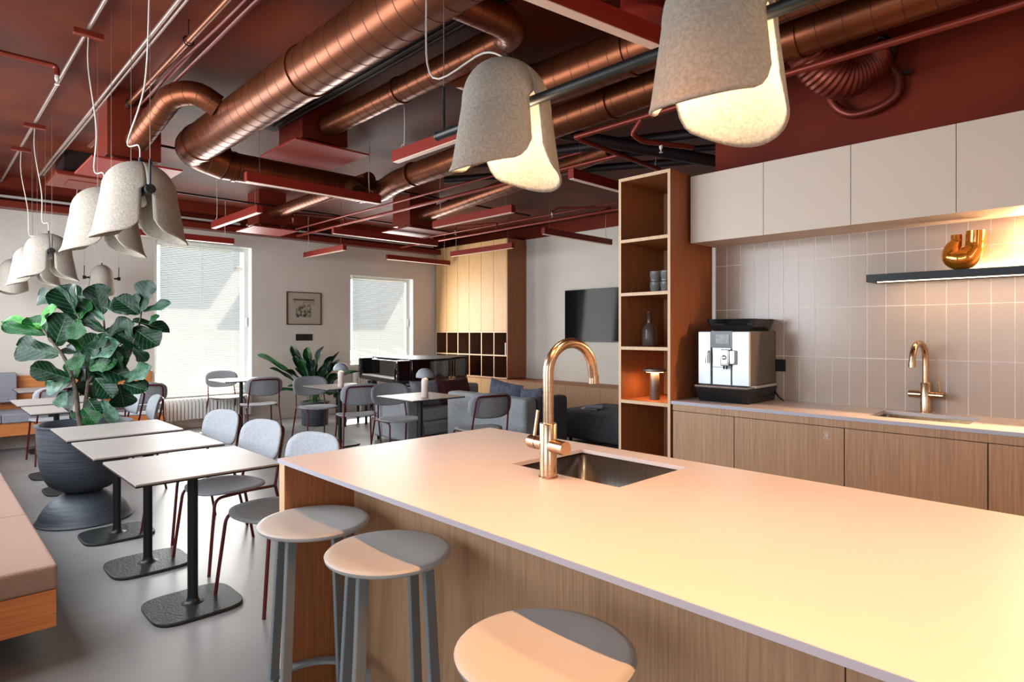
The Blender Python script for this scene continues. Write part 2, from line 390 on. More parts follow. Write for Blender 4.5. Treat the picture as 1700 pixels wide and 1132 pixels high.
# ------------------------------------------------------------------ kitchen back wall
SP = .0985
tg = MB().box(XK-.0092, XK, -2.6, 2.12, .95, 2.03).obj('grout_bed', M['grout'], wk)
rows = [(.952,1.262),(1.262,1.573),(1.573,1.884),(1.884,2.02)]
ycols = [2.117, 2.034]; 
while ycols[-1] > -2.4: ycols.append(ycols[-1]-SP)
tilemesh = {}
for i in range(len(ycols)-1):
    for j, (z0, z1) in enumerate(rows):
        w = ycols[i]-ycols[i+1]; key = (round(w,3), j)
        if key not in tilemesh:
            tilemesh[key] = MB().box(0, .006, .002, w-.002, .002, z1-z0-.002).mesh('tile', M['tile'])
        o = bpy.data.objects.new('tile', tilemesh[key]); COL.objects.link(o); o.parent = wk
        o.location = (XK-.0105, ycols[i+1], z0)
# counter run
HC = .97; XF = 3.54; Y1 = 2.145; YE = -2.45
ct = thing('kitchen_worktop', 'pale beige worktop along the tiled kitchen wall', 'worktop', (3.8, 0, HC-.02))
kx0, kx1, ky0, ky1 = 3.68, 3.985, .585, 1.03
b = MB(); lx, ly = 3.8, 0
for x0,x1,y0,y1 in ((XF,XK-.011,ky1,Y1),(XF,XK-.011,YE,ky0),(XF,kx0,ky0,ky1),(kx1,XK-.011,ky0,ky1)):
    b.box(x0-lx,x1-lx,y0-ly,y1-ly,0,.02)
b.obj('slab', M['counter'], ct)
MB().box(XF-.0015-lx, XF-lx, YE, Y1, .0, .0195).obj('front_edge', M['counter_edge'], ct)
def basin(name, label, x0, x1, y0, y1, top, depth):
    t = thing(name, label, 'sink', ((x0+x1)/2, (y0+y1)/2, top-depth)); cx, cy = (x0+x1)/2, (y0+y1)/2
    b = MB(); X0, X1, Yb, Yt = x0-cx, x1-cx, y0-cy, y1-cy
    o = rrect(X1-X0, Yt-Yb, .025, 4); n = len(o)
    vs = [(p[0],p[1],depth-.02) for p in o]+[(p[0]*.985,p[1]*.985,0.012) for p in o]+[(p[0]*.93,p[1]*.93,0) for p in o]
    fs = [(i,(i+1)%n,n+(i+1)%n,n+i) for i in range(n)]+[(n+i,n+(i+1)%n,2*n+(i+1)%n,2*n+i) for i in range(n)]+[tuple(range(2*n,3*n))]
    b.add(vs, [f[::-1] for f in fs]); b.obj('bowl', M['steel_s'], t, smooth=50, solid=.002)
    MB().lathe([(.0,.004),(.03,.006),(.04,.003),(.042,0)], 20).obj('drain', M['chrome'], t, smooth=40)
    return t
basin('kitchen_sink', 'stainless undermount sink in the back worktop under the tiles', kx0, kx1, ky0, ky1, HC, .18)
# base cabinets, doors .5, .6, .6 ... each unit a thing
edges = [2.14, 1.72, 1.106, .495, -.105, -.705, -1.305, -1.905, -2.45]
for i in range(len(edges)-1):
    y1, y0 = edges[i], edges[i+1]
    lab = ['narrow oak base cabinet beside the open shelf tower','oak base cabinet with a small white emblem on its door','oak base cabinet under the back sink','oak base cabinet right of the sink, cut by the photo edge']
    t = thing('base_cabinet', lab[i] if i < 4 else 'oak base cabinet far right beyond the frame, number %s from the end' % ['four','three','two','one'][i-4], 'cabinet', ((XF+XK)/2, (y0+y1)/2, 0))
    cx, cy = (XF+XK)/2, (y0+y1)/2
    MB().box(XF+.03-cx, XK-.02-cx, y0+.001-cy, y1-.001-cy, .1, .76).box(XF+.03-cx,XF+.05-cx,y0+.001-cy,y1-.001-cy,.76,.945).obj('body', M['cubby'], t)
    MB().box(XF+.08-cx, XK-.02-cx, y0+.001-cy, y1-.001-cy, 0, .1).obj('plinth', M['black'], t)
    dr = MB().box(XF+.012-cx, XF+.03-cx, y0+.0025-cy, y1-.0025-cy, .11, .905).obj('door', M['oak'], t, bevel=.001)
    MB().box(XF+.012-cx, XF+.03-cx, y0+.0005-cy, y1-.0005-cy, .909, .949).obj('top_rail', M['oak'], t)
    if i == 1:
        e = MB(); ex = XF+.0105-cx; ey, ez = 1.196-cy, .857
        def cv(pts): e.tube([(ex, ey+p[0]*.001, ez+p[1]*.001) for p in pts], .0011, 5)
        cv([(-15,14),(-11,18),(-5,17),(0,14),(5,17),(10,17),(15,13),(11,10),(7,5)]); cv([(-11,10),(-7,4),(-6,0),(-7,-6),(-12,-12)])
        cv([(7,5),(6,0),(8,-8),(12,-13),(14,-17),(8,-20),(2,-18),(-3,-17),(-9,-19),(-14,-16),(-12,-12)])
        cv([(0,22),(0,12),(-2,8),(-3,0),(-1,-8),(0,-13)]); cv([(2,9),(4,2),(3,-5),(1,-10)]); cv([(-4,9),(-5,2),(-3,-5),(-1,-10)])
        e.obj('emblem', M['frost'], dr)
# upper cabinets
ue = [2.125, 1.628, 1.135, .65, .05, -.55, -1.15, -1.75, -2.45]
for i in range(len(ue)-1):
    y1, y0 = ue[i], ue[i+1]; cy = (y0+y1)/2
    lab = ['cream wall cabinet next to the shelf tower, first of the row','cream wall cabinet, second from the shelf tower','cream wall cabinet above the left end of the black shelf','cream wall cabinet above the amber vase, at the right photo edge']
    t = thing('wall_cabinet', lab[i] if i < 4 else 'cream wall cabinet outside the frame to the right, number %s from the end' % ['four','three','two','one'][i-4], 'cabinet', (3.92, cy, 2.02))
    MB().box(3.77-3.92, XK-.001-3.92, y0-cy+.0005, y1-cy-.0005, 0.0, .445).obj('body', M['upper'], t)
    MB().box(3.75-3.92, 3.769-3.92, y0-cy+.0015, y1-cy-.0015, -.002, .447).obj('door', M['upper'], t, bevel=.001)
ls = thing('led_strip', 'warm light strip under the cream wall cabinets', 'light strip', (3.95, -.75, 2.018))
MB().box(-.012,.012,-1.0,1.0,-.009,-.001).obj('strip', M['ledwarm'], ls)
light('under_cabinet_light', 'AREA', (3.95, -.70, 2.0), 110, (1,.62,.33), shape='RECTANGLE', size=.03, size_y=2.1, aim=(0.05,0,-1), strip=1)
light('cabinet_led_rear', 'AREA', (4.06, -.50, 1.975), 12, (1,.60,.30), shape='RECTANGLE', size=.03, size_y=1.9, aim=(-.75,0,.55), strip=1)
# black shelf
bs = thing('wall_shelf', 'long thin black shelf on the kitchen tiles', 'shelf', (4.0, 0, 1.705))
MB().box(-.1,.088,-1.5,1.10,0,.042).obj('board', M['black'], bs, bevel=.001)
MB().box(-.075,-.055,-1.45,1.05,-.003,0).obj('led_strip', M['ledwarm'], bs)
light('shelf_uplight', 'AREA', (4.075, -.4, 1.752), 12, (1,.60,.30), shape='RECTANGLE', size=.015, size_y=2.1, aim=(-.12,0,1), strip=1)
light('shelf_light', 'AREA', (3.94, -.2, 1.698), 5, (1,.7,.42), shape='RECTANGLE', size=.02, size_y=2.4, aim=(0.1,0,-1), strip=1)
# amber vase: two necks over a bent belly
v = thing('glass_vase', 'amber mirrored glass vase with two necks on the black shelf', 'vase', (3.99, .655, 1.748))
vb = MB(); 
def bend(path, rs, seg=18): vb.tube(fillet(path, .03, 6) if len(path) > 2 else path, rs, seg, cap=False)
P = [(0,.036,.190),(0,.036,.155),(0,.048,.122),(0,.050,.080),(0,.020,.062),(0,-.015,.070),(0,-.040,.100),(0,-.047,.13),(0,-.050,.202)]
R = [.026,.027,.042,.056,.062,.060,.050,.045,.046]
import itertools
def smoothp(P, R, k=5):
    out, ro = [], []
    n = len(P)
    for i in range(n-1):
        p0 = Vector(P[max(i-1,0)]); p1 = Vector(P[i]); p2 = Vector(P[i+1]); p3 = Vector(P[min(i+2,n-1)])
        for j in range(k):
            t = j/k
            out.append(.5*((2*p1)+(-p0+p2)*t+(2*p0-5*p1+4*p2-p3)*t*t+(-p0+3*p1-3*p2+p3)*t**3)); ro.append(R[i]+(R[i+1]-R[i])*t)
    out.append(Vector(P[-1])); ro.append(R[-1]); return out, ro
pp, rr = smoothp(P, R); zmin = min(p.z-r for p, r in zip(pp, rr)); pp = [p-Vector((0,0,zmin)) for p in pp]
vb.tube(pp, rr, 20, cap=False); vb.obj('body', M['amber'], v, smooth=80)
# outlets
t = thing('wall_socket', 'black double socket on the tiles right of the coffee machine', 'socket', (XK-.0105, 1.665, 1.2))
MB().box(-.008,0,-.04,.04,-.04,.04).obj('cover_plate', M['blackp'], t, bevel=.003)
MB().lathe([(.0,0),(.018,0),(.02,.002)],16).obj('socket_hole', M['black'], t, smooth=30).rotation_euler=(0,-pi/2,0)
t.children[1].location = (-.009,0,0) if t.children else (0,0,0)

# tall open shelf tower
tw = thing('shelf_tower', 'tall open oak shelf tower at the end of the kitchen run', 'shelf', (3.82, 2.355, 0))
x0, x1, y0, y1, zt = XF-3.82, XK-3.82, 2.15-2.355, 2.56-2.355, 2.49
MB().box(x0,x1,y0,y0+.02,0,zt).obj('side_panel', M['oak_dark'], tw); MB().box(x0,x1,y1-.02,y1,0,zt).obj('side_panel', M['oak_dark'], tw)
MB().box(x1-.012,x1,y0+.02,y1-.02,0,zt).obj('back_panel', M['oak_light'], tw)
for z in (2.05,1.68,1.308,.938,.06): 
    MB().box(x0+.002,x1-.012,y0+.02,y1-.02,z-.011,z+.011).obj('shelf_board', M['oak_dark'], tw)
MB().box(x0,x1,y0+.02,y1-.02,zt-.02,zt).obj('top_panel', M['oak_dark'], tw)
fe = MB().box(x0-.001,x0+.001,y0,y0+.02,0,zt).box(x0-.001,x0+.001,y1-.02,y1,0,zt)
for z in (2.05,1.68,1.308,.938,zt-.011,.06): fe.box(x0-.001,x0+.003,y0+.02,y1-.02,z-.011,z+.011)
fe.obj('edge_banding', M['oak_edge'], tw)
# carafe
t = thing('glass_carafe', 'smoky ribbed glass carafe on the third shelf of the tower', 'carafe', (3.74,2.44,1.3195))
MB().lathe([(.0,.002),(.048,.003),(.05,.01),(.05,.115),(.044,.135),(.022,.155),(.02,.165)],28).obj('bottle', M['smoke_glass'], t, smooth=40, solid=.002)
MB().lathe([(.0,.163),(.021,.163),(.021,.235),(.0235,.238),(.0235,.245),(.0,.245)],20).obj('neck', mat('bronze_neck', srgb(92,72,64),.25,.6), t, smooth=40)
gl_ = None
for k,(yy,zz,lab) in enumerate(((2.375,1.6915,'lower grey glass tumbler of the front stack in the shelf tower'),(2.375,1.768,'upper grey glass tumbler of the front stack in the shelf tower'),(2.29,1.6915,'lower grey glass tumbler of the stack behind the tower side'),(2.29,1.768,'upper grey glass tumbler of the stack behind the tower side'))):
    o = MB().lathe([(.0,.002),(.032,.002),(.036,.006),(.037,.035),(.041,.04),(.041,.075),(.038,.075),(.037,.045),(.033,.01),(.0,.008)],24).obj('tumbler', M['glass_blue'], smooth=40, loc=(3.72,yy,zz)) if k==0 else gl_.copy()
    if k==0: gl_ = o
    else: COL.objects.link(o); o.location = (3.72,yy,zz)
    tag(o, lab, 'glass', 'glass tumblers stacked in the tower')
t = thing('table_lamp', 'bronze mushroom lamp glowing in the shelf tower', 'lamp', (3.70,2.37,.9495))
MB().lathe([(.0,0),(.033,0),(.035,.004),(.031,.16),(.027,.185),(.0,.187)],24).obj('stem', M['lampb'], t, smooth=40)
MB().lathe([(.03,.187),(.06,.19),(.0,.188)],24).obj('light_disc', M['glow'], t, smooth=40)
MB().lathe([(.06,.192),(.078,.196),(.08,.203),(.078,.212),(.06,.216),(.0,.217)],28).obj('lamp_shade', M['lampb'], t, smooth=40)
light('tower_lamp_light', 'POINT', (3.70,2.37,1.128), 2.6, (1,.5,.2), shadow_soft_size=.03)
light('tower_lamp_light', 'AREA', (3.70,2.37,1.135), 1.6, (1,.5,.2), shape='DISK', size=.12, aim=(0,0,-1))

# coffee machine
cm = thing('coffee_machine', 'silver and black automatic coffee machine on the back worktop', 'coffee machine', (3.95, 1.86, HC))
MB().add([(-.26,-.165,0),(.13,-.165,0),(.13,.165,0),(-.26,.165,0),(-.30,-.18,.095),(.135,-.178,.095),(.135,.178,.095),(-.30,.18,.095)],
         [(0,3,2,1),(4,5,6,7),(0,1,5,4),(1,2,6,5),(2,3,7,6),(3,0,4,7)]).obj('base_unit', M['blackp'], cm, bevel=.004)
MB().box(-.302,-.2,-.178,.178,.096,.108).obj('drip_grid', M['chrome'], cm, bevel=.002)
MB().box(-.2,.133,-.18,.18,.096,.112).obj('trim_band', M['machine'], cm, bevel=.002)
MB().box(-.24,.13,-.172,.172,.112,.455).obj('housing', M['machine_side'], cm, bevel=.006)
for (a,b_) in ((-.172,-.06),(.085,.172)): MB().box(-.262,-.24,a,b_,.112,.452).obj('front_panel', M['machine'], cm, bevel=.004)
MB().box(-.256,-.24,-.05,.075,.112,.35).obj('front_panel', M['machine'], cm, bevel=.003)
MB().box(-.258,-.24,-.06,.085,.35,.455).box(-.25,-.24,-.06,-.05,.112,.35).box(-.25,-.24,.075,.085,.112,.35).obj('centre_strip', M['blackp'], cm)
MB().box(-.2605,-.258,-.04,.052,.375,.435).obj('display', M['screen'], cm)
MB().box(-.30,-.256,-.052,.0,.235,.34).box(-.285,-.256,-.09,-.052,.245,.335).obj('coffee_spout', M['chrome'], cm, bevel=.006)
MB().tube([(-.284,.1,.25),(-.284,.1,.325)],.009,10).tube([(-.284,.1,.325),(-.255,.1,.325)],.007,8).obj('milk_spout', M['chrome'], cm, smooth=40)
MB().tube([(-.284,-.035,.235),(-.284,-.035,.215)],.006,8).tube([(-.284,-.018,.235),(-.284,-.018,.215)],.006,8).obj('nozzle', M['black'], cm, smooth=40)
bd = MB().tube([(-.303,-.026,.29),(-.300,-.026,.29)],.017,20).obj('badge', M['blackp'], cm, smooth=40)
fc = bpy.data.curves.new('badge_text','FONT'); fc.body = 'jura'; fc.size = .014; fc.align_x='CENTER'; fc.align_y='CENTER'; fc.extrude=.0003
fo = bpy.data.objects.new('tmp', fc); COL.objects.link(fo); bpy.context.view_layer.update()
tm = bpy.data.meshes.new_from_object(fo.evaluated_get(bpy.context.evaluated_depsgraph_get())); bpy.data.objects.remove(fo)
tm.materials.clear(); tm.materials.append(M['chrome']); to = bpy.data.objects.new('badge_lettering', tm); COL.objects.link(to); to.parent = bd
to.location = (-.3035,-.026,.29); to.rotation_euler = (pi/2,0,-pi/2)
MB().add([(-.15,-.13,.456),(.11,-.13,.456),(.11,.13,.456),(-.15,.13,.456),(-.17,-.165,.535),(.125,-.165,.535),(.125,.165,.535),(-.17,.165,.535)],
         [(0,3,2,1),(4,5,6,7),(0,1,5,4),(1,2,6,5),(2,3,7,6),(3,0,4,7)]).obj('bean_hopper', M['gloss'], cm, bevel=.004)
MB().tube([(.12,-.17,.06),(.11,-.20,.02),(.09,-.24,.005)],.004,6).obj('power_cable', M['blackp'], cm, smooth=40)
MB().box(-.262,-.256,-.045,.07,.224,.227).obj('door_gap', M['black'], cm)

# faucets
def faucet(label, loc, rz, hs=1.0):
    t = thing('kitchen_faucet', label, 'faucet', loc, rz)
    MB().lathe([(.0,0),(.031,0),(.031,.004),(.028,.006),(.0265,.006)],28).obj('base_ring', M['steel'], t, smooth=40)
    MB().lathe([(.0,.006),(.0265,.006),(.0265,.165),(.0245,.168),(.0,.168)],28).obj('body', M['steel'], t, smooth=40)
    R = .088*hs; zt = .30*hs
    path = [(0,0,.16)]+[(0,0,z) for z in (.2,.25*hs,zt)]+arc((R,0,zt),R,pi,radians(8),16)[1:]
    path.append((path[-1][0]+.006,0,path[-1][2]-.045))
    MB().tube(path,.0165,16).obj('spout', M['steel'], t, smooth=40)
    e = path[-1]; MB().tube([(e[0]-.0005,0,e[2]+.02),(e[0],0,e[2]-.008)],.0175,16).obj('spout_tip', M['steel'], t, smooth=40)
    MB().tube([(0,-.02,.10),(0,-.082,.10)],.021,20).obj('valve', M['steel'], t, smooth=40)
    k = MB().tube([(0,.02,.10),(0,.05,.10)],.020,20).obj('valve', M['steel'], t, smooth=40)
    kn = MB().tube([(0,.052,.10),(0,.088,.10)],.021,20).obj('knob', M['steel'], t, smooth=40)
    MB().tube([(0,.07,.115),(.012,.066,.20)],.0055,10).obj('lever', M['steel'], t, smooth=40)
    return t
faucet('tall brushed copper-toned arc faucet on the island', (1.407,1.283,HC), radians(-8), 1.07)
faucet('brushed arc faucet standing at the back sink against the tiles', (4.04,.84,HC), radians(180-8), 1.0)

# ------------------------------------------------------------------ island
IX0, IX1, IY0, IY1 = .925, 1.94, -1.0, 2.142
isl = thing('kitchen_island', 'oak kitchen island with a pale overhanging top', 'island', (1.4, .57, 0))
cx, cy = 1.4, .57
def ibox(*a): return MB().box(a[0]-cx,a[1]-cx,a[2]-cy,a[3]-cy,a[4],a[5])
sx0,sx1,sy0,sy1 = 1.46,1.84,1.055,1.503
b = MB()
for a in ((IX0,IX1,sy1,IY1),(IX0,IX1,IY0,sy0),(IX0,sx0,sy0,sy1),(sx1,IX1,sy0,sy1)): b.box(a[0]-cx,a[1]-cx,a[2]-cy,a[3]-cy,HC-.014,HC)
b.obj('top_slab', M['counter'], isl)
eb = MB(); e = .0012
eb.box(IX0-e-cx,IX0-cx,IY0-cy,IY1-cy,HC-.0145,HC-.0005).box(IX0-e-cx,IX1-cx,IY1-cy,IY1+e-cy,HC-.0145,HC-.0005)
eb.obj('slab_edge', M['counter_edge'], isl)
pe = ibox(IX0+.005,IX1-.005,IY1-.045,IY1-.004,0,HC-.015).obj('end_panel', M['oak_dark'], isl)
ibox(IX0+.0035,IX0+.005,IY1-.045,IY1-.004,0,HC-.015).obj('edge_strip', M['oak_edge'], pe)
ibox(IX0+.005,IX1-.005,IY0+.004,IY0+.045,0,HC-.015).obj('end_panel', M['oak_dark'], isl)
ye = [IY1-.047, .372, .29, -.4, IY0+.047]
for i in range(4): ibox(1.20,1.218,ye[i+1]+.0015,ye[i]-.0015,.0,HC-.016).obj('front_panel', M['oak'], isl)
ibox(1.22,IX1-.03,IY0+.05,sy0-.03,.0,HC-.02).obj('carcass', M['cubby'], isl)
ibox(1.22,IX1-.03,sy1+.03,IY1-.05,.0,HC-.02).box(1.22-cx,1.40-cx,sy0-.03-cy,sy1+.03-cy,0,HC-.02).box(1.86-cx,IX1-.03-cx,sy0-.03-cy,sy1+.03-cy,0,HC-.02).obj('carcass', M['cubby'], isl)
yb = [IY1-.05, 1.5, .9, .3, -.3, IY0+.05]
for i in range(5): ibox(IX1-.03,IX1-.012,yb[i+1]+.0015,yb[i]-.0015,.1,HC-.03).obj('door', M['oak'], isl)
basin('island_sink', 'stainless undermount sink set into the island top', sx0, sx1, sy0, sy1, HC, .19)

# ------------------------------------------------------------------ bar stools
st = thing('bar_stool', 'grey metal bar stool nearest the island end panel', 'stool', (.946,1.905,0), radians(10), 'grey bar stools along the island')
MB().lathe([(.0,.778),(.15,.777),(.168,.782),(.176,.788),(.178,.796),(.173,.801),(.162,.802),(.12,.797),(.0,.793)],48).obj('seat', M['stool'], st, smooth=50)
for k in range(4):
    a = pi/2*k+radians(20); r0, r1 = .175, .125
    MB().obox((cos(a)*r0,sin(a)*r0,0),(cos(a)*r1,sin(a)*r1,.778),.034,.016).obj('leg', M['stoolleg'], st, bevel=.003)
MB().lathe([(.145,.245),(.180,.245),(.180,.255),(.145,.255),(.145,.245)],48).obj('foot_ring', M['stoolleg'], st, smooth=40)
copy_tree(st, loc=(.968,1.496,0), rz=radians(4), label='middle grey bar stool, in front of the long island panel')
copy_tree(st, loc=(.885,.816,0), rz=radians(-10), label='grey bar stool nearest the camera, showing mostly its seat')

# ------------------------------------------------------------------ tables
def make_table(label, loc, group):
    t = thing('cafe_table', label, 'table', loc, 0, group)
    MB().add(*[((lambda w: [(-w,-w,.735),(w,-w,.735),(w,w,.735),(-w,w,.735)])(.333)),[(0,1,2,3)]]) if 0 else None
    MB().box(-.333,.333,-.333,.333,.734,.742).obj('table_top', M['tabletop'], t)
    MB().box(-.334,.334,-.334,.334,.726,.7338).obj('top_edge', M['black'], t)
    MB().box(-.2,.2,-.03,.03,.712,.726).box(-.03,.03,-.2,.2,.712,.726).obj('bracket', M['black'], t)
    MB().lathe([(.0,.018),(.055,.018),(.04,.022),(.03,.03),(.026,.045),(.025,.06),(.025,.712),(.0,.712)],20).obj('column', M['black'], t, smooth=60)
    # cushion-shaped plate base
    o = []
    for i in range(64):
        a = 2*pi*i/64; c, s_ = cos(a), sin(a); n = 4.2
        o.append((.215*math.copysign(abs(c)**(2/n),c), .20*math.copysign(abs(s_)**(2/n),s_)))
    MB().prism(o,0,.018).obj('base_plate', M['base'], t, bevel=.006)
    return t
g1 = 'square tables along the left bench'
tb = make_table('square greige table nearest the camera, front of the left row', (1.035,3.44,0), g1)
copy_tree(tb, loc=(1.02,4.235,0), label='second square table of the left row')
copy_tree(tb, loc=(1.015,5.01,0), label='third square table of the left row, just before the big potted tree')
copy_tree(tb, loc=(1.02,6.72,0), label='square table right behind the big potted tree')
copy_tree(tb, loc=(1.01,7.52,0), label='square table two places behind the big potted tree')
copy_tree(tb, loc=(1.17,9.12,0), label='square table at the far corner bench, last on the left')
g2 = 'square tables in the middle of the room'
for loc, lab in (((3.35,9.0,0),'square table in front of the tall window'),((3.83,7.03,0),'square table with a mushroom lamp in front of the picture wall'),((3.84,5.33,0),'square table with a mushroom lamp next to the grey sofa')):
    c = copy_tree(tb, loc=loc, label=lab); c['group'] = g2
def mush(label, loc):
    t = thing('table_lamp', label, 'lamp', loc, 0, 'white mushroom lamps on the tables')
    MB().lathe([(.0,0),(.033,0),(.036,.003),(.036,.17),(.032,.19),(.018,.198),(.0,.2)],24).obj('stem', M['lampw'], t, smooth=50)
    MB().lathe([(.088,.205),(.09,.208),(.085,.245),(.066,.275),(.035,.293),(.0,.297)],28).obj('lamp_shade', M['lampg'], t, smooth=60, solid=.004)
    MB().tube([(0,0,.19),(0,0,.295)],.004,8).obj('rod', M['lampw'], t)
    return t
m1 = mush('mushroom lamp with white stem on the table by the peace lily', (3.76,6.88,.742))
copy_tree(m1, loc=(3.80,5.2,.742), label='mushroom lamp with white stem on the table beside the sofa')

for q_ in ((3.76,6.88),(3.80,5.2)): light('table_lamp_light', 'POINT', (q_[0],q_[1]-.0,.742+.235), .9, (1,.62,.36), shadow_soft_size=.012)

# ------------------------------------------------------------------ chairs (front = +Y)
def make_chair(label, loc, rz, group):
    t = thing('shell_chair', label, 'chair', loc, rz, group)
    def seat(u, v):
        a = 2*pi*u; n = 2.7; c, s_ = cos(a), sin(a)
        x = .232*math.copysign(abs(c)**(2/n),c)*v; y = .212*math.copysign(abs(s_)**(2/n),s_)*v
        return (x*(1-.08*(y<0)*abs(y)/.2), y+.015, .462-.016*(1-(x/.232)**2)*(1-abs(y)/.3)-.018*max(0,(y-.12)/.1)**2*.6)
    MB().disc(seat, 40, 6).obj('seat', M['felt_shell'], t, smooth=60, solid=.012)
    H0, H1 = .585, .835
    def back(u, v):
        a = 2*pi*u; n = 3.0; c, s_ = cos(a), sin(a)
        x = .235*math.copysign(abs(c)**(2/n),c)*v; z = (H0+H1)/2+(H1-H0)/2*math.copysign(abs(s_)**(2/n),s_)*v
        y = -.235+.85*x*x-(z-.6)*.20
        return (x, y, z)
    MB().disc(back, 40, 6).obj('backrest', M['felt_shell'], t, smooth=60, solid=.012)
    for sx in (-1,1):
        MB().tube(fillet([(sx*.222,.235,0),(sx*.195,.185,.437),(sx*.19,-.02,.442)],.05),.0095,10).obj('leg', M['maroon'], t, smooth=50)
        MB().tube([(sx*.222,-.30,0),(sx*.195,-.205,.44)],.0095,10).obj('leg', M['maroon'], t, smooth=50)
    MB().tube([(-.19,-.02,.442),(-.195,-.205,.438)],.009,8).tube([(.19,-.02,.442),(.195,-.205,.438)],.009,8).tube([(-.19,.06,.436),(.19,.06,.436)],.008,8).obj('seat_rail', M['maroon'], t, smooth=50)
    L = [(-.195,-.205,.44),(-.188,-.238,.60),(-.18,-.262,.70),(-.175,-.283,.80),(0,-.302,.805),(.175,-.283,.80),(.18,-.262,.70),(.188,-.238,.60),(.195,-.205,.44)]
    P_ = [Vector(p) for p in L]
    MB().tube(fillet(L,.045,4),.009,10).obj('back_frame', M['maroon'], t, smooth=50)
    b = MB()
    for sx in (-1,1): b.lathe([(0,0),(.005,0),(.005,.002),(0,.002)],10,c=(sx*.09,.02))
    sc = b.obj('screw', M['black'], t); sc.location = (0,-.04,.449)
    b = MB()
    for sx in (-1,1): b.tube([(sx*.13,-.236,.70),(sx*.13,-.240,.70)],.006,8)
    b.obj('screw', M['black'], t)
    return t
gc = 'grey shell chairs with maroon frames'
ch = make_chair('grey shell chair nearest the camera, half hidden by the island corner', (1.425,3.29,0), radians(101), gc)
CH = [((1.42,4.03,0),99,'grey shell chair at the second table of the left row'),
      ((1.42,4.76,0),100,'grey shell chair at the third table, left of the island corner'),
      ((1.36,6.42,0),84,'grey shell chair seen side-on right of the big plant leaves'),
      ((1.38,7.2,0),92,'grey shell chair mostly hidden behind the lower plant leaves'),
      ((1.12,8.42,0),2,'grey shell chair seen from behind at the far corner table, left of the plant'),
      ((1.93,8.3,0),-4,'grey shell chair seen from behind left of the tall window'),
      ((3.33,9.5,0),180,'grey shell chair facing the room under the tall window'),
      ((3.30,8.22,0),-8,'grey shell chair seen from behind at the window table'),
      ((3.72,7.42,0),176,'grey shell chair facing the room in front of the peace lily'),
      ((3.72,6.42,0),-18,'grey shell chair seen from behind at the lamp table by the lily'),
      ((3.85,5.75,0),172,'grey shell chair facing the room between the two lamp tables'),
      ((4.05,4.62,0),-14,'grey shell chair with its maroon frame toward us by the sofa corner')]
for loc, a, lab in CH: copy_tree(ch, loc=loc, rz=radians(a), label=lab)

# ------------------------------------------------------------------ benches
bn = thing('wall_bench', 'long upholstered bench along the left window wall', 'bench', (.1,6.1,0))
for y0,y1 in ((3.165,4.15),(4.154,5.2),(5.204,6.3),(6.304,7.4),(7.404,8.5),(8.504,9.18)):
    MB().box(XL-.08, .43-.1, y0-6.1, y1-6.1, .345,.45).obj('seat_cushion', M['cushion'], bn, bevel=.014, seg=3)
MB().box(XL-.08,.425-.1,3.17-6.1,3.195-6.1,.19,.345).obj('end_panel', M['oak_benchx'], bn, bevel=.001)
MB().box(.400-.1,.425-.1,3.197-6.1,9.18-6.1,.19,.345).obj('front_panel', M['oak_bench'], bn, bevel=.001)
MB().box(XL-.08,.2-.1,3.4-6.1,9.18-6.1,0,.30).obj('plinth', M['black'], bn)
b2 = thing('corner_bench', 'bench with wooden base along the far window wall', 'bench', (1.1,9.5,0))
for i,(x0,x1) in enumerate(((XL+.01,.72),(.724,1.55),(1.554,2.4))):
    MB().box(x0-1.1,x1-1.1,-.28,.32,.35,.46).obj('seat_cushion', M['cushiong'], b2, bevel=.014, seg=3)
MB().box(XL+.01-1.1,2.42-1.1,-.26,.34,.2,.35).obj('seat_base', M['oak_benchx'], b2)
MB().box(XL+.01-1.1,2.40-1.1,.30,.34,.46,.87).obj('back_panel', M['oak_benchx'], b2)
for x0,x1 in ((XL+.01,.22),(.224,.72),(.724,.90)):
    MB().box(x0-1.1,x1-1.1,.14,.295,.56,.92).obj('back_cushion', M['cushiong'], b2, bevel=.014, seg=3)
MB().box(XL+.01-1.1,2.3-1.1,.1,.34,0,.2).obj('plinth', M['wall'], b2)

# radiators
def radiator(label, x0, x1, z0, z1):
    t = thing('radiator', label, 'radiator', ((x0+x1)/2, YW-.09, z0)); w = (x1-x0)/2; h = z1-z0
    MB().box(-w,w,.02,.06,0,h).obj('back_plate', M['white'], t)
    n = int(2*w/.05)
    m_ = MB().box(-.017,.017,-.03,.02,.01,h-.01).mesh('fin', M['white'])
    for i in range(n):
        o = bpy.data.objects.new('fin', m_); COL.objects.link(o); o.parent = t; o.location = (-w+.025+i*.05,0,0)
    for xx in (-w*.8, w*.8): MB().box(xx-.01,xx+.01,0,.03,-z0,0).obj('leg', M['white'], t)
radiator('white column radiator under the tall window', 2.52, 3.80, .13, .45)
radiator('white column radiator behind the grand piano', 5.6, 6.9, .15, .72)

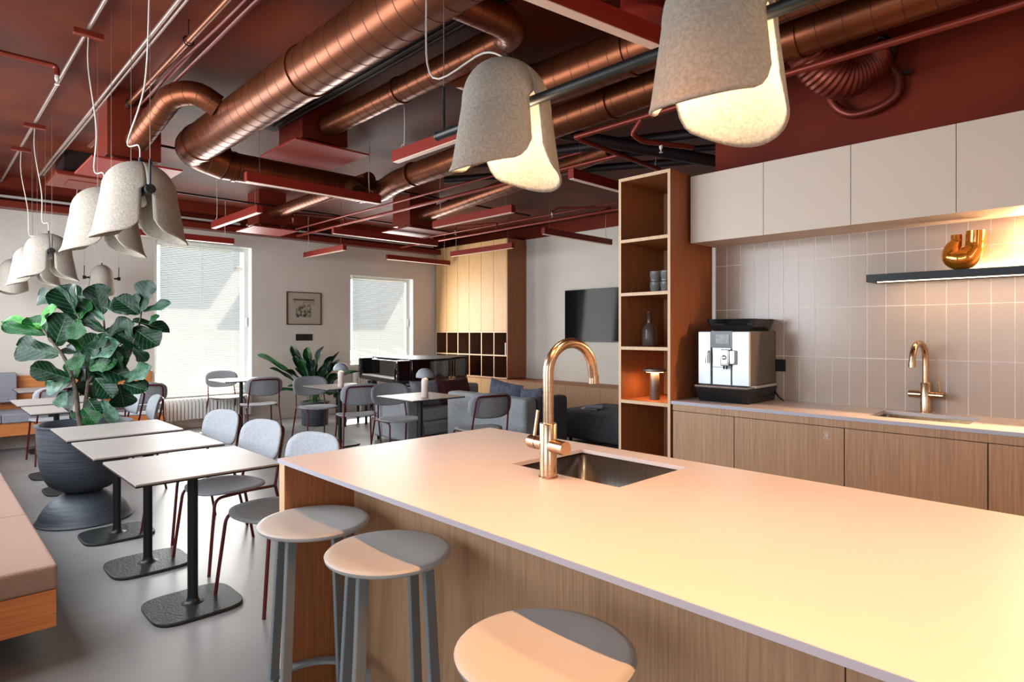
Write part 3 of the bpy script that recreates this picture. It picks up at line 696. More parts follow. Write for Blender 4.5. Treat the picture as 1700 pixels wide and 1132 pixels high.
# picture and switch plate
t = thing('framed_picture', 'small framed etching with a wide mat on the window wall', 'picture', (4.70, YW-.001, 1.815))
w, h = .305, .275
b = MB()
b.box(-w,w,-.022,0,h-.014,h).box(-w,w,-.022,0,-h,-h+.014).box(-w,-w+.014,-.022,0,-h+.014,h-.014).box(w-.014,w,-.022,0,-h+.014,h-.014)
b.obj('frame', M['frameb'], t); MB().box(-w+.014,w-.014,-.010,-.001,-h+.014,h-.014).obj('mat_board', M['mount'], t)
MB().box(-.19,.18,-.012,-.010,.06,.155).obj('print', M['printt'], t); MB().box(-.19,.18,-.013,-.010,.135,.157).obj('print_band', M['frameb'], t)
MB().box(-.15,.12,-.012,-.010,-.15,.06).obj('print', M['print'], t)
t = thing('wall_switch', 'dark rectangular switch plate under the framed etching', 'switch', (4.70, YW-.001, 1.33))
MB().box(-.145,.145,-.012,0,-.055,.055).obj('cover_plate', M['blackp'], t, bevel=.003)
for k in (-1,0,1): MB().box(k*.09-.035,k*.09+.035,-.015,-.012,-.035,.035).obj('button', mat('switch_grey', srgb(40,36,32), .4) if k==-1 else bpy.data.materials['switch_grey'], t)

# ------------------------------------------------------------------ locker wall
LX = 7.45; LY0 = 7.78; LY1 = 9.82; LP = (LY1-LY0)/6; ZLt = 3.07
lk = thing('locker_wall', 'light oak locker wall with open cubbies beside the window wall', 'cabinet', (7.68,8.8,0))
ox, oy = 7.68, 8.8
def lb(*a): return MB().box(a[0]-ox,a[1]-ox,a[2]-oy,a[3]-oy,a[4],a[5])
lb(LX,XT-.002,LY0-.02,LY0,.6,ZLt).obj('side_panel', M['oak_dark'], lk)
lb(LX+.02,XT-.002,LY0,LY1,1.43,ZLt-.0).obj('upper_body', M['cubby'], lk)
for i in range(6):
    lb(LX,LX+.019,LY0+i*LP+.0035,LY0+(i+1)*LP-.0035,1.435,ZLt).obj('door', M['oak_light'], lk)
lb(XT-.03,XT-.003,LY0,LY1,.6,1.43).obj('cubby_back', M['cubby'], lk)
for i in range(7):
    y = LY0+i*LP; dv = lb(LX+.012,XT-.03,y-.009 if i else y,y+.009,.6,1.43).obj('divider', M['cubby'], lk)
    lb(LX+.006,LX+.012,y-.011 if i else y,y+.011,.6,1.43).obj('edge_strip', M['oak_edge'], dv)
for z in (.6,1.0,1.419):
    sh = lb(LX+.012,XT-.03,LY0+.009,LY1-.009,z-.008,z+.008).obj('shelf_board', M['cubby'], lk)
    lb(LX+.005,LX+.011,LY0,LY1,z-.011,z+.011).obj('edge_strip', M['oak_edge'], sh)
low = thing('low_cabinet', 'long low oak cabinet under the lockers and the television', 'cabinet', (7.68,6.4,0))
ly = [9.82, 9.14, 8.46, 7.78, 7.1, 6.42, 5.74, 5.06, 4.38, 3.7]
MB().box(LX+.02-7.68,XT-.002-7.68,3.7-6.4,9.82-6.4,.06,.572).obj('body', M['cubby'], low)
MB().box(LX-.002-7.68,XT-.002-7.68,3.7-6.4,9.82-6.4,.572,.588).obj('top_panel', M['oak_dark'], low)
for i in range(9): MB().box(LX-7.68,LX+.019-7.68,ly[i+1]+.002-6.4,ly[i]-.002-6.4,.06,.57).obj('door', M['oak_light'] if i<3 else M['oak'], low)
bk = [(2,0,.03,.26,'bookb','blue-grey book upright in the upper cubby row, fourth cubby from the window wall',.06),
      (0,0,.035,.24,'bookd','dark book upright in the upper cubby nearest the television',.05),
      (0,0,.02,.22,'bookw','white book leaning next to the dark book in the upper cubby',.10),
      (4,1,.025,.24,'bookw','pale book in the lower cubby row near the piano leg',.05),
      (1,0,.02,.2,'bookw','thin white book in the upper cubby, second from the television',.05),
      (2,1,.02,.18,'bookd','thin dark book in the lower cubby row',.05),
      (3,0,.02,.2,'bookw','thin white book in the upper cubby, fourth from the television',.05)]
for i, row, th_, hh, mm, lab, off in bk:
    t = thing('book', lab, 'book', (LX+.14, LY0+i*LP+off, 1.0085 if row==0 else .6085), 0, 'books in the locker cubbies')
    MB().box(-.08,.08,-th_/2,th_/2,0,hh).obj('cover', M[mm], t); MB().box(-.077,.081,-th_/2+.002,th_/2-.002,.003,hh-.003).obj('page_block', M['paper'], t)
# television
t = thing('television', 'large black flat television on the grey wall', 'television', (XT-.002, 6.1, 1.69))
MB().box(-.05,-.01,-.70,.70,-.43,.43).obj('housing', M['blackp'], t, bevel=.004)
MB().box(-.0515,-.05,-.69,.69,-.415,.42).obj('screen', M['tv'], t)
MB().box(-.01,0,-.3,.3,-.2,.2).obj('wall_bracket', M['black'], t)

# ------------------------------------------------------------------ piano
pn = thing('grand_piano', 'glossy black grand piano with closed lid by the smaller window', 'piano', (5.98,8.15,0), radians(-8))
def outline(d=0):
    P = [(-.62,-.72-d),(-.30,-.74-d),(-.2,-.70-d),(-.05,-.66-d),(.15,-.56-d),(.35,-.40-d),(.55,-.27-d),(.78,-.2-d),(.98,-.12-d),(1.10+d,.05),(1.13+d,.28),(1.05+d,.5),(.85,.68+d),(.5,.74+d),(-.62,.74+d)]
    out, _ = smoothp([(x if x < 0 else x*.72,y,0) for x,y in P], [1]*len(P), 4)
    return [(p.x,p.y) for p in out]
oo = outline()
MB().prism(oo,.64,.985).obj('case', M['gloss'], pn, smooth=35, bevel=.006)
MB().prism(outline(.015),.99,1.012).obj('lid', M['lid'], pn, smooth=35, bevel=.004)
for c0 in (-.72,.62): MB().box(-.86,-.62,c0,c0+.12,.66,1.0).obj('cheek', M['gloss'], pn, bevel=.03, seg=4)
MB().box(-.86,-.60,-.60,.62,.66,.72).obj('key_bed', M['gloss'], pn, bevel=.005)
kb = MB().box(-.84,-.70,-.60,.62,.722,.74).obj('keyboard', M['bookw'], pn)
MB().box(-.69,-.62,-.6,.62,.74,.98).obj('fallboard', M['gloss'], pn, bevel=.01)
for x,y in ((-.66,-.6),(-.66,.62),(.62,.2)):
    MB().lathe([(.0,.63),(.08,.63),(.08,.56),(.05,.5),(.045,.2),(.055,.12),(.04,.08),(.0,.08)],20,c=(x,y)).obj('leg', M['gloss'], pn, smooth=50)
    MB().tube([(x-.02,y,.04),(x+.02,y,.04)],.04,14).obj('caster', M['chrome'], pn, smooth=40)
MB().box(-.45,-.38,-.06,-.0,.12,.64).box(-.45,-.38,.06,.12,.12,.64).box(-.5,-.3,-.12,.18,.1,.14).obj('pedal_lyre', M['gloss'], pn, bevel=.006)
tag(MB().box(-.22,.22,-.16,.16,.42,.50).tube([(-.18,-.12,0),(-.18,-.12,.42)],.02,8).tube([(.18,-.12,0),(.18,-.12,.42)],.02,8).tube([(-.18,.12,0),(-.18,.12,.42)],.02,8).tube([(.18,.12,0),(.18,.12,.42)],.02,8).obj('piano_stool', M['blackp'], loc=(4.80,8.45,0)), 'black padded piano stool beside the keyboard', 'stool')

# ------------------------------------------------------------------ sofas
def soft(x0,x1,y0,y1,z0,z1,name,m,p,bev=.04): return MB().box(x0,x1,y0,y1,z0,z1).obj(name, m, p, smooth=70, bevel=bev, seg=4)
s1 = thing('sofa', 'grey high-backed sofa with its back to the tables', 'sofa', (5.05,5.2,0))
soft(-.40,-.2,-.62,.72,.05,.70,'back_frame',M['sofa'],s1); soft(-.20,.32,-.62,-.46,.05,.70,'armrest',M['sofad'],s1,.05)  # darker armrest cloth paints in the shade on the end turned from the windows
soft(-.2,.5,-.46,.72,.1,.28,'seat_base',M['sofad'],s1); soft(-.19,.5,-.45,.13,.28,.44,'seat_cushion',M['sofa'],s1); soft(-.19,.5,.135,.715,.28,.44,'seat_cushion',M['sofa'],s1)
for x,y in ((-.35,-.57),(-.35,.67),(.45,.67),(.28,-.57)): MB().tube([(x,y,0),(x,y,.06)],.02,8).obj('leg', M['black'], s1)
s2 = thing('sofa', 'pale grey sofa module behind the lamp table, in front of the piano', 'sofa', (5.15,6.75,0))
soft(-.80,.9,.16,.36,.05,.66,'back_frame',M['sofa'],s2); soft(-.80,-.62,-.42,.16,.05,.62,'armrest',M['sofa'],s2)
soft(-.62,.9,-.42,.16,.1,.28,'seat_base',M['sofa'],s2); soft(-.615,.13,-.42,.155,.28,.44,'seat_cushion',M['sofa'],s2); soft(.135,.895,-.42,.155,.28,.44,'seat_cushion',M['sofa'],s2)
for x,y in ((-.75,-.37),(-.75,.3),(.85,.3),(.85,-.37)): MB().tube([(x,y,0),(x,y,.06)],.02,8).obj('leg', M['black'], s2)
s3 = thing('ottoman', 'dark grey sofa end below the television wall', 'ottoman', (6.55,4.9,0))
soft(-.45,.45,-.75,.4,.04,.42,'seat_block',M['sofad'],s3); 
for x,y in ((-.38,-.68),(.38,-.68),(.38,.33),(-.38,.33)): MB().tube([(x,y,0),(x,y,.05)],.02,8).obj('leg', M['black'], s3)
def pillow(label, loc, w, h, th_, m, rot):
    def f(u, v):
        a = 2*u-1; b_ = 2*v-1
        return (a*w/2*(1+.06*b_*b_), 0, b_*h/2*(1+.08*a*a))
    b = MB(); nu = 14
    for s_ in (1,-1):
        def g_(u, v, s_=s_):
            x,_,z = f(u,v); a = 2*u-1; b_ = 2*v-1
            k = max(0,(1-a**4)*(1-b_**4))**.5
            return (x, s_*th_/2*k, z)
        n0 = len(b.v); b.grid(g_, nu, nu)
    o = b.obj('throw_pillow', m, smooth=80, loc=loc); o.rotation_euler = rot; return tag(o, label, 'cushion')
pillow('blue-grey cushion leaning on the inner side of the sofa back', (5.05,5.30,.63), .5,.38,.16,M['pillow'],(0,radians(-8),radians(94)))
pillow('smaller grey cushion next to the blue-grey one on the sofa', (5.03,4.83,.60), .34,.34,.14,M['pillow'],(0,radians(5),radians(86)))
pillow('maroon cushion lying on the pale sofa module', (5.35,6.62,.60), .62,.34,.14,M['pillowm'],(radians(-18),0,radians(10)))
pillow('pale striped cushion on the sofa module, left of the maroon one', (4.85,6.62,.60), .44,.34,.14,M['throw'],(radians(-14),0,0))
for k,(z,lab,mm,rz) in enumerate(((.421,'lower pale magazine on the dark ottoman','bookw',20),(.436,'upper grey magazine on the dark ottoman','bookb',35))):
    t = thing('magazine', lab, 'magazine', (6.35,5.02-.03*k,z), radians(rz), 'magazines on the ottoman')
    MB().box(-.15,.15,-.11,.11,0,.012).obj('cover', M[mm], t); MB().box(-.148,.151,-.108,.111,.002,.010).obj('page_block', M['paper'], t)

# ------------------------------------------------------------------ potted plants
def leaf_mesh(name, L, wid, m, curl=.12, seed=0):
    r = random.Random(seed); ph = r.uniform(0,6); ns, nw = 16, 8
    KS = [(0,.10),(.06,.34),(.15,.50),(.28,.60),(.40,.64),(.52,.82),(.66,1.0),(.80,.98),(.90,.78),(.97,.45),(1,.08)]
    def wf(t):
        for i in range(len(KS)-1):
            if t <= KS[i+1][0]: k = (t-KS[i][0])/(KS[i+1][0]-KS[i][0]); return KS[i][1]*(1-k)+KS[i+1][1]*k
        return .05
    def f(u, v):   # v along, u across
        s = v; w = wid*wf(s); x = (2*u-1); wav = .05*L*sin(10*s+ph+x*2)*abs(x)**1.5
        return (x*w/2*(1+.05*sin(17*s+ph)), s*L, -curl*L*s*s+abs(x)*w*.16+wav*.7)
    return MB().grid(f, nw, ns)
PLD = 4.75   # distance of the tree along the view axis
pl = thing('potted_fig_tree', 'large fiddle-leaf fig in a dark hourglass planter', 'plant', (.93,5.62,0))
MB().lathe([(.0,.0),(.305,.0),(.312,.010),(.300,.018),(.286,.055),(.255,.11),(.20,.168),(.14,.203),(.115,.215),(.118,.222),(.17,.240),(.225,.280),(.262,.345),(.282,.43),(.292,.53),(.298,.64),(.302,.72),(.314,.722),(.314,.732),(.297,.734),(.289,.722),(.28,.60),(.26,.5),(.0,.5)],56).obj('planter', M['pot'], pl, smooth=50)
MB().lathe([(.0,.655),(.28,.65)],32).obj('soil', M['soil'], pl)
PC = Vector((.93,5.62,0))
def cpt(cx_, cy_, dd=0): return PD(cx_*.2473, 440+cy_*.2473, PLD+dd)
def branch(pts, r0, r1, name='branch'):
    q = [cpt(*p)-PC for p in pts]; n = len(q); q2, rr2 = smoothp(q, [r0+(r1-r0)*i/(n-1) for i in range(n)], 4)
    return MB().tube(q2, rr2, 8).obj(name, M['bark'], pl, smooth=60)
branch([(545,1090,0),(525,1000,0),(510,860,-.02),(480,740,-.02),(430,620,-.03),(370,540,-.03),(310,460,-.04),(290,430,-.04)],.020,.007,'trunk')
branch([(560,1090,.05),(570,960,.05),(590,800,.04),(592,700,.03),(600,620,.02),(600,560,0)],.018,.007,'trunk')
branch([(600,780,.04),(700,600,.06),(700,480,.06),(700,400,.04),(690,330,.04)],.012,.006)
branch([(600,800,.05),(720,780,.04),(820,690,.05),(880,560,.06),(930,420,.05),(950,310,.05)],.012,.006)
branch([(600,620,.02),(560,480,.0),(540,380,-.02),(520,330,-.02)],.01,.006)
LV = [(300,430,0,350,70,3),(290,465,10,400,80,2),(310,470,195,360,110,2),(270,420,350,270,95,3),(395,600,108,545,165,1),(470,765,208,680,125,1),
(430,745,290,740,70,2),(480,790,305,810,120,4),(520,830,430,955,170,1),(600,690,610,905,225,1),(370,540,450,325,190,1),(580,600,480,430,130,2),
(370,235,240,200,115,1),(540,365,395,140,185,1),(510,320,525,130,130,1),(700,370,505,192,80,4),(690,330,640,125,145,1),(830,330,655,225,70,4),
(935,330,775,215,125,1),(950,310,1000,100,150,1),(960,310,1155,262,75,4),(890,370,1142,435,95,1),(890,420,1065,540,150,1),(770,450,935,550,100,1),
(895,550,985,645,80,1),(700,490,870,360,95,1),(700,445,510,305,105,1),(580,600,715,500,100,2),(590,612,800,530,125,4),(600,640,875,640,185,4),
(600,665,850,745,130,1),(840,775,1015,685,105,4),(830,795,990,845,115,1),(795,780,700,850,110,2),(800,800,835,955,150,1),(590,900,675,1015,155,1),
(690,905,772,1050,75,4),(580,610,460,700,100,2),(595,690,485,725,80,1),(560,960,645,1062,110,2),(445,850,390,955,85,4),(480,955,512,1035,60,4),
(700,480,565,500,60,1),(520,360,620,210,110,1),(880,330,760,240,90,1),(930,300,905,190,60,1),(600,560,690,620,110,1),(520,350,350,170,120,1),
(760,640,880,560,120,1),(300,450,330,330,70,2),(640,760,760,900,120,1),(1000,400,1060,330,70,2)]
lm = {}
r = random.Random(5)
for _ in range(16):
    bx, by = r.choice([(560,600),(600,690),(700,450),(820,690),(520,360),(880,480),(480,740)])
    an = r.uniform(0, 6.28); ln = r.uniform(130, 200)
    LV.append((bx, by, bx+ln*cos(an), by+ln*sin(an)*.9, r.uniform(95,135), r.choice((1,1,1,2,2))))
vw = _F
for i, (bx,by,tx,ty,w_,c_) in enumerate(LV):
    dd = r.uniform(-.12,.12); a = cpt(bx,by,dd*.4); b_ = cpt(tx,ty,dd+r.uniform(-.06,.06))
    d = b_-a; L_ = d.length; wid = w_*.2473*PLD/FPX
    key = (c_, i % 3)
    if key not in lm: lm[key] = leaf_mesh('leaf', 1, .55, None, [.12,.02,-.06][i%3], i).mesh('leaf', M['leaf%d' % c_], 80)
    o = bpy.data.objects.new('leaf', lm[key]); COL.objects.link(o); o.parent = pl
    yv = d.normalized(); n0 = (-vw+Vector((r.uniform(-.5,.5),r.uniform(-.5,.5),.35+r.uniform(-.3,.4)))); xv = yv.cross(n0).normalized(); zv = xv.cross(yv)
    k = wid/.50
    mt = Matrix((xv*k, yv*L_, zv*L_)).transposed().to_4x4(); mt.translation = a-PC; o.matrix_local = mt
    # midrib
    pts = [(0, s_/8, -[.12,.02,-.06][i%3]*(s_/8)**2+.004) for s_ in range(9)]
    if 'rib%d' % (i%3) not in lm: lm['rib%d' % (i%3)] = MB().tube(pts,[.007-.0006*q for q in range(9)],4).mesh('midrib', M['vein'], 80)
    q = bpy.data.objects.new('midrib', lm['rib%d' % (i%3)]); COL.objects.link(q); q.parent = o
# peace lily
lily = thing('peace_lily', 'green peace lily in a dark round pot by the window wall', 'plant', (4.40,8.85,0))
MB().lathe([(.0,0),(.18,0),(.195,.01),(.205,.33),(.215,.335),(.215,.36),(.195,.36),(.19,.34),(.0,.33)],40).obj('planter', M['pot'], lily, smooth=50)
LC = Vector((4.40,8.85,0)); LD = _F.dot(LC-_C)
LY = [(515,640,432,578,.10),(505,640,453,605,.09),(520,640,483,572,.13),(520,635,508,574,.14),(525,640,528,575,.12),(530,640,560,582,.06),(530,640,585,605,.06),(535,640,552,628,.14),
(520,645,478,612,.12),(512,650,464,640,.09),(530,650,556,648,.14),(525,650,520,615,.16),(515,650,500,618,.14),(540,640,545,600,.14),(520,655,494,650,.13),(530,655,540,630,.15),
(515,640,495,590,.12),(525,640,540,612,.15),(522,650,505,640,.15),(532,655,528,636,.13)]
for _ in range(16): LY.append((520,645,r.uniform(478,572),r.uniform(588,640),r.uniform(.09,.14)))
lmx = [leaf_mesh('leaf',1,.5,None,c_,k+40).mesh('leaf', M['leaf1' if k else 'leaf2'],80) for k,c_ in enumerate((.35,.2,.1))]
for i,(bx,by,tx,ty,w_) in enumerate(LY):
    root = Vector((r.uniform(-.06,.06), r.uniform(-.06,.06), .34)); dd = r.uniform(-.25,.2)
    tip = PD(tx,ty,LD+dd)-LC; mid = root*.62+tip*.38+Vector((0,0,.07))
    MB().tube([root, root*.7+mid*.3+Vector((0,0,.04)), mid],[.006,.005,.004],5).obj('leaf_stalk', M['stem'], lily, smooth=60)
    o = bpy.data.objects.new('leaf', lmx[i%3]); COL.objects.link(o); o.parent = lily
    d = tip-mid; yv = d.normalized(); n0 = Vector((r.uniform(-.3,.3)-.3,r.uniform(-.3,.3)-.5,.8)); xv = yv.cross(n0).normalized(); zv = xv.cross(yv); L_ = d.length
    mt = Matrix((xv*w_*1.9, yv*L_, zv*L_)).transposed().to_4x4(); mt.translation = mid; o.matrix_local = mt

# ------------------------------------------------------------------ felt pendant lamps
def shell_mesh(side):
    zt = .405
    def prof(z):   # radii along x (wide) and y at height z
        if z < .235:
            u = 1-z/.235; l = max(0, 1-z/.045)**2; rx = .168+.043*u+.012*l; ry = .125+.026*u+.006*l
        else:
            u = (z-.235)/(zt-.235); k = max(0, 1-u**2.2)**.5; rx = .168*k; ry = .125*k
        return rx, ry
    nv, nu = 30, 26
    def f(u, v):
        z = zt*(v if v < .6 else .6+.4*sin((v-.6)/.4*pi/2))
        gap = radians(8) if z < .225 else radians(8)*max(0, 1-(z-.225)/.03)
        a0 = pi/2-gap; a = (2*u-1)*a0
        rise = .045*sin(a)**2 + (.060*max(0, (abs(a)/a0-.74)/.26)**2.4)
        z2 = z+rise*max(0, 1-z/.30)**1.0
        rx, ry = prof(z2)
        return (side*rx*cos(a), ry*sin(a), z2)
    return MB().grid(f, nu, nv)
def pendant(label, loc, rz, lit=False, drop=True, group='grey felt pendant lamps'):
    t = thing('pendant_lamp', label, 'lamp', loc, rz, group)
    for s_ in (-1,1): shell_mesh(s_).obj('lamp_shade', M['felt'], t, smooth=70, solid=.007)
    MB().tube([(0,0,.40),(0,0,.43)],.008,8).obj('cord_grip', M['black'], t, smooth=40)
    MB().lathe([(.0,.25),(.018,.25),(.02,.27),(.02,.33),(.0,.33)],16).obj('lamp_holder', M['black'], t, smooth=40)
    bz = MB().lathe([(.0,.175),(.016,.178),(.028,.19),(.03,.205),(.022,.232),(.014,.25),(.0,.25)],20).obj('bulb', M['bulb'] if lit else M['white'], t, smooth=60)
    if drop:
        MB().tube([(0,-.19,.238),(0,.19,.238)],.011,12).obj('cross_bar', M['black'], t, smooth=40)
        for s_ in (-1,1):
            MB().tube([(0,s_*.17,.238),(0,s_*.20,.238)],.023,20).obj('end_cap', M['black'], t, smooth=40)
            MB().tube([(0,s_*.185,.25),(0,s_*.185,.385)],.0055,8).obj('hanger_rod', M['black'], t, smooth=40)
            MB().tube([(0,s_*.185,.385),(0,s_*.185,ZC-loc[2])],.0014,5).obj('steel_wire', M['wire'], t)
    return t
def cordp(pts, name='cord', label=None, r_=.0035):
    q, rr_ = smoothp(pts, [r_]*len(pts), 6); o = MB().tube(q, r_, 6).obj(name, M['cord'], smooth=60); return o
def addcord(t, pts):
    q, _ = smoothp(pts, [1]*len(pts), 6); mw = Matrix.Translation(t.location) @ t.rotation_euler.to_matrix().to_4x4(); iv = mw.inverted()
    MB().tube([iv @ Vector(p) for p in q], .0038, 6).obj('power_cord', M['cord'], t, smooth=60)
ZL = 1.885; ZB = 1.932
PL = [((.83,3.59,ZL),0,'large front felt pendant hanging over the nearest tables'),((.82,4.37,ZL),0,'second felt pendant, half behind the front one'),
      ((.84,6.68,ZL-.01),0,'third felt pendant in the table row, above the fig tree'),((.845,7.6,ZL-.02),0,'fourth felt pendant, half behind the third one'),
      ((.82,9.2,ZL-.02),pi/2,'felt pendant over the corner bench at the left photo edge'),((1.70,9.2,ZL-.02),pi/2,'felt pendant seen face-on behind the fig leaves, both hangers showing')]
for i,(loc,rz,lab) in enumerate(PL):
    t = pendant(lab, loc, rz); x,y,z = loc
    ends = {0:(.80,3.3),1:(.74,4.37),2:(.74,6.65),3:(.74,7.59),4:(.5,9.0),5:(1.4,8.9)}[i]
    addcord(t, [(x,y,z+.43),(x,y+.03,z+.50),(x-.03,y+.12,z+.53),((x+ends[0])/2,(y+ends[1])/2,z+.75),(ends[0],ends[1],z+1.1),(ends[0],ends[1],3.17)])
# island pendants on one long rod
XI, ZR = 1.44, 2.172
rod = thing('pendant_rail', 'long black tube carrying the lit pendants over the island', 'rail', (XI,.5,ZR))
MB().tube([(0,1.385,0),(0,-1.6,0)],.0165,20).obj('tube', M['black'], rod, smooth=40)
MB().tube([(0,1.392,0),(0,1.384,0)],.0175,20).obj('end_cap', M['black'], rod, smooth=40)
for y in (1.35,-1.4):
    MB().tube([(0,y,.015),(0,y,.18)],.006,8).obj('hanger_rod', M['black'], rod, smooth=40)
    MB().tube([(0,y,.18),(0,y,ZC-ZR)],.0016,5).obj('steel_wire', M['wire'], rod)
for y, lab in ((1.50,'lit felt pendant over the island sink, glowing cream inside'),(.735,'lit felt pendant over the island, the largest, cut by the top edge'),(-.03,'lit felt pendant over the island beyond the right photo edge'),(-.8,'last lit felt pendant over the island, outside the frame')):
    t = pendant(lab, (XI,y,ZB), 0, lit=True, drop=False)
    light('pendant_bulb', 'POINT', (XI,y,ZB+.15), 8, (1,.76,.50), shadow_soft_size=.04)
    addcord(t, [(XI,y,ZR+.17),(XI-.02,y+.1,ZR+.22),(XI-.05,y+.35,ZR+.2),(XI-.03,y+.42,ZR+.5),(XI,y+.42,3.28)])

# ------------------------------------------------------------------ linear ceiling lights
def linear(label, c, L_, ax, z=2.70):
    rz = 0 if ax == 'x' else pi/2
    t = thing('linear_light', label, 'light', (c[0],c[1],z), rz, 'dark red linear ceiling lights')
    MB().box(-L_/2,L_/2,-.03,.03,0.004,.085).obj('housing', M['lightred'], t, bevel=.001)
    MB().box(-L_/2+.01,L_/2-.01,-.024,.024,0,.004).obj('diffuser', M['diffuser'], t)
    for s_ in (-1,1):
        MB().tube([(s_*(L_/2-.12),0,.085),(s_*(L_/2-.12),0,ZC-z)],.0014,5).obj('steel_wire', M['wire'], t)
    MB().tube(arc((L_/2-.10,0,.10),.02,0,pi*1.7,10),.002,5).obj('cord_loop', M['cord'], t)
    q,_ = smoothp([(L_/2-.12,0,.12),(L_/2-.125,0,.3),(L_/2-.115,0,.45),(L_/2-.12,0,ZC-z)],[1]*4,4)
    MB().tube(q,.003,5).obj('power_cord', M['cord'], t, smooth=60)
    return t
linear('red linear light left of the lit island pendant', (2.61,3.25),1.40,'y')
linear('long dark linear light crossing the middle under the elbow duct', (2.68,5.33),1.32,'x')
linear('red linear light hanging left of centre, pointing at the tall window', (2.655,7.32),1.42,'y')
linear('dark linear light overlapping the top of the tall window', (2.62,9.20),1.40,'x',2.69)
linear('red linear light on the wall between the two windows', (4.60,8.95),1.30,'y',2.64)
linear('dark linear light near the beam, above the framed etching', (4.75,7.35),1.70,'x')
linear('red linear light below the lit pendant, in front of the lockers', (4.60,5.40),1.40,'y')
linear('dark linear light above the smaller window and locker corner', (6.66,9.28),1.40,'x')
linear('red linear light crossing the locker doors', (6.55,7.45),1.50,'y')
linear('dark linear light before the grey television wall', (6.63,5.47),1.47,'x')
linear('dark linear light touching the shelf tower top', (4.63,3.33),1.40,'x')
for lx, ly, lab in ((.62,.55,'switched-on linear light straight above the camera, outside the frame'),(.62,-1.3,'switched-on linear light behind the camera'),(2.75,-.9,'switched-on linear light over the aisle, outside the frame')):
    o = linear(lab, (lx,ly),1.40,'y'); [c for c in o.children if c.name.startswith('diffuser')][0].data.materials[0] = M['ledwarm']
lf = linear('big red linear light above the island, cut by the top edge', (1.93,1.60),1.40,'x')
lf.rotation_euler = (0,0,radians(-9))

# ------------------------------------------------------------------ ducts and pipes on the ceiling
def duct(label, pts, r_, name='ventilation_duct', cat='duct', seam=.13, rad=None, m='duct', seg=28, fil=.25, base=None):
    c = Vector(base if base else pts[0]); c = Vector((c.x,c.y,c.z))
    q = fillet(pts, fil, 7); q = [p-c for p in q]
    t = thing(name, label, cat, tuple(c))
    # densify the bend smoothly
    MB().tube(q, r_, seg).obj('casing', M[m], t, smooth=60)
    s = MB(); acc = 0; nxt = seam
    for i in range(len(q)-1):
        a, b_ = q[i], q[i+1]; L_ = (b_-a).length
        if L_ < 1e-6: continue
        d = (b_-a)/L_
        while nxt <= acc+L_:
            p = a+d*(nxt-acc); s.tube([p-d*.0022, p-d*.001, p+d*.001, p+d*.0022],[r_,r_+.0016,r_+.0016,r_],seg,cap=False); nxt += seam
        acc += L_
    if s.v: stuff(s.obj('seams', M['seam'], t, smooth=60))
    return t
def collar(t, p, ax, r_, w=.03):
    c = t.location; p = Vector(p)-c; d = Vector(ax)
    MB().tube([p-d*w/2,p+d*w/2], r_+.008, 28).obj('joint_collar', M['duct'], t, smooth=50)
XM, ZM, RM = 1.67, 2.965, .145
d1 = duct('large spiral duct running down the middle of the ceiling', [(XM,-2.4,ZM),(XM,5.62,ZM),(1.95,5.62,2.90)], RM, fil=.3, seam=.125)
for y in (3.45,1.9,5.35): collar(d1,(XM,y,ZM),(0,1,0),RM)
d2 = duct('spiral duct crossing from the large duct toward the lockers', [(1.93,5.62,2.885),(3.35,5.62,2.885)], .125, seam=.13)
collar(d2,(2.02,5.62,2.885),(1,0,0),.125); collar(d2,(3.3,5.62,2.885),(1,0,0),.125)
MB().tube([Vector((3.12,5.5,2.87))-d2.location, Vector((3.12,5.38,2.80))-d2.location],.075,24).obj('end_stub', M['duct'], d2, smooth=50)
MB().tube([Vector((3.12,5.379,2.7995))-d2.location, Vector((3.12,5.372,2.796))-d2.location],.066,24).obj('stub_cap', M['tray'], d2, smooth=50)
d3 = duct('spiral duct returning along the kitchen side of the ceiling', [(3.35,5.62,2.885),(3.52,5.58,2.90),(3.46,5.2,2.93),(3.44,2.0,3.02),(3.44,-2.4,3.06)], .108, seam=.13, fil=.14)
for y in (4.9,2.55,1.3): collar(d3,(3.44,y,2.93+.028*(5.2-y) if y > 2 else 3.025),(0,1,0),.108)
d4 = duct('small elbow duct feeding the box left of the large duct', [(1.215,5.35,2.87),(1.30,4.75,3.09),(1.42,4.62,3.10),(XM-.12,4.60,3.03)], .082, seam=.075, fil=.12, seg=24)
d5 = duct('narrow spiral duct right of the large duct ending in an elbow', [(2.42,4.62,3.10),(2.42,2.40,3.10),(1.70,2.36,3.05)], .085, seam=.11, fil=.2, seg=24)
collar(d5,(2.42,3.6,3.10),(0,1,0),.085)
d6 = duct('small duct entering the ceiling box near the lockers', [(5.05,6.95,3.02),(4.75,5.2,3.03),(4.45,3.3,3.05)], .085, seam=.15, seg=20)
d7 = duct('short duct stub of the ceiling box by the tall window', [(3.45,8.14,3.01),(3.45,5.7,3.04)], .075, seam=.09, seg=20)
d8 = duct('wide duct with elbow behind the lit pendants', [(2.50,3.02,3.12),(3.03,3.0,3.09),(3.03,2.5,3.08),(3.03,-2.4,3.08)], .14, seam=.14, fil=.25)
collar(d8,(3.03,2.1,3.08),(0,1,0),.14)
dm = thing('duct_damper', 'round red damper drum on the ceiling above the island', 'damper', (2.62,1.75,2.97))
MB().lathe([(.0,.0),(.10,.0),(.125,.02),(.125,.06),(.11,.075),(.11,.30)],36).obj('drum', M['lightred'], dm, smooth=50)
MB().lathe([(.126,.018),(.133,.02),(.133,.03),(.126,.032)],36).obj('rim', M['lightred'], dm, smooth=50)
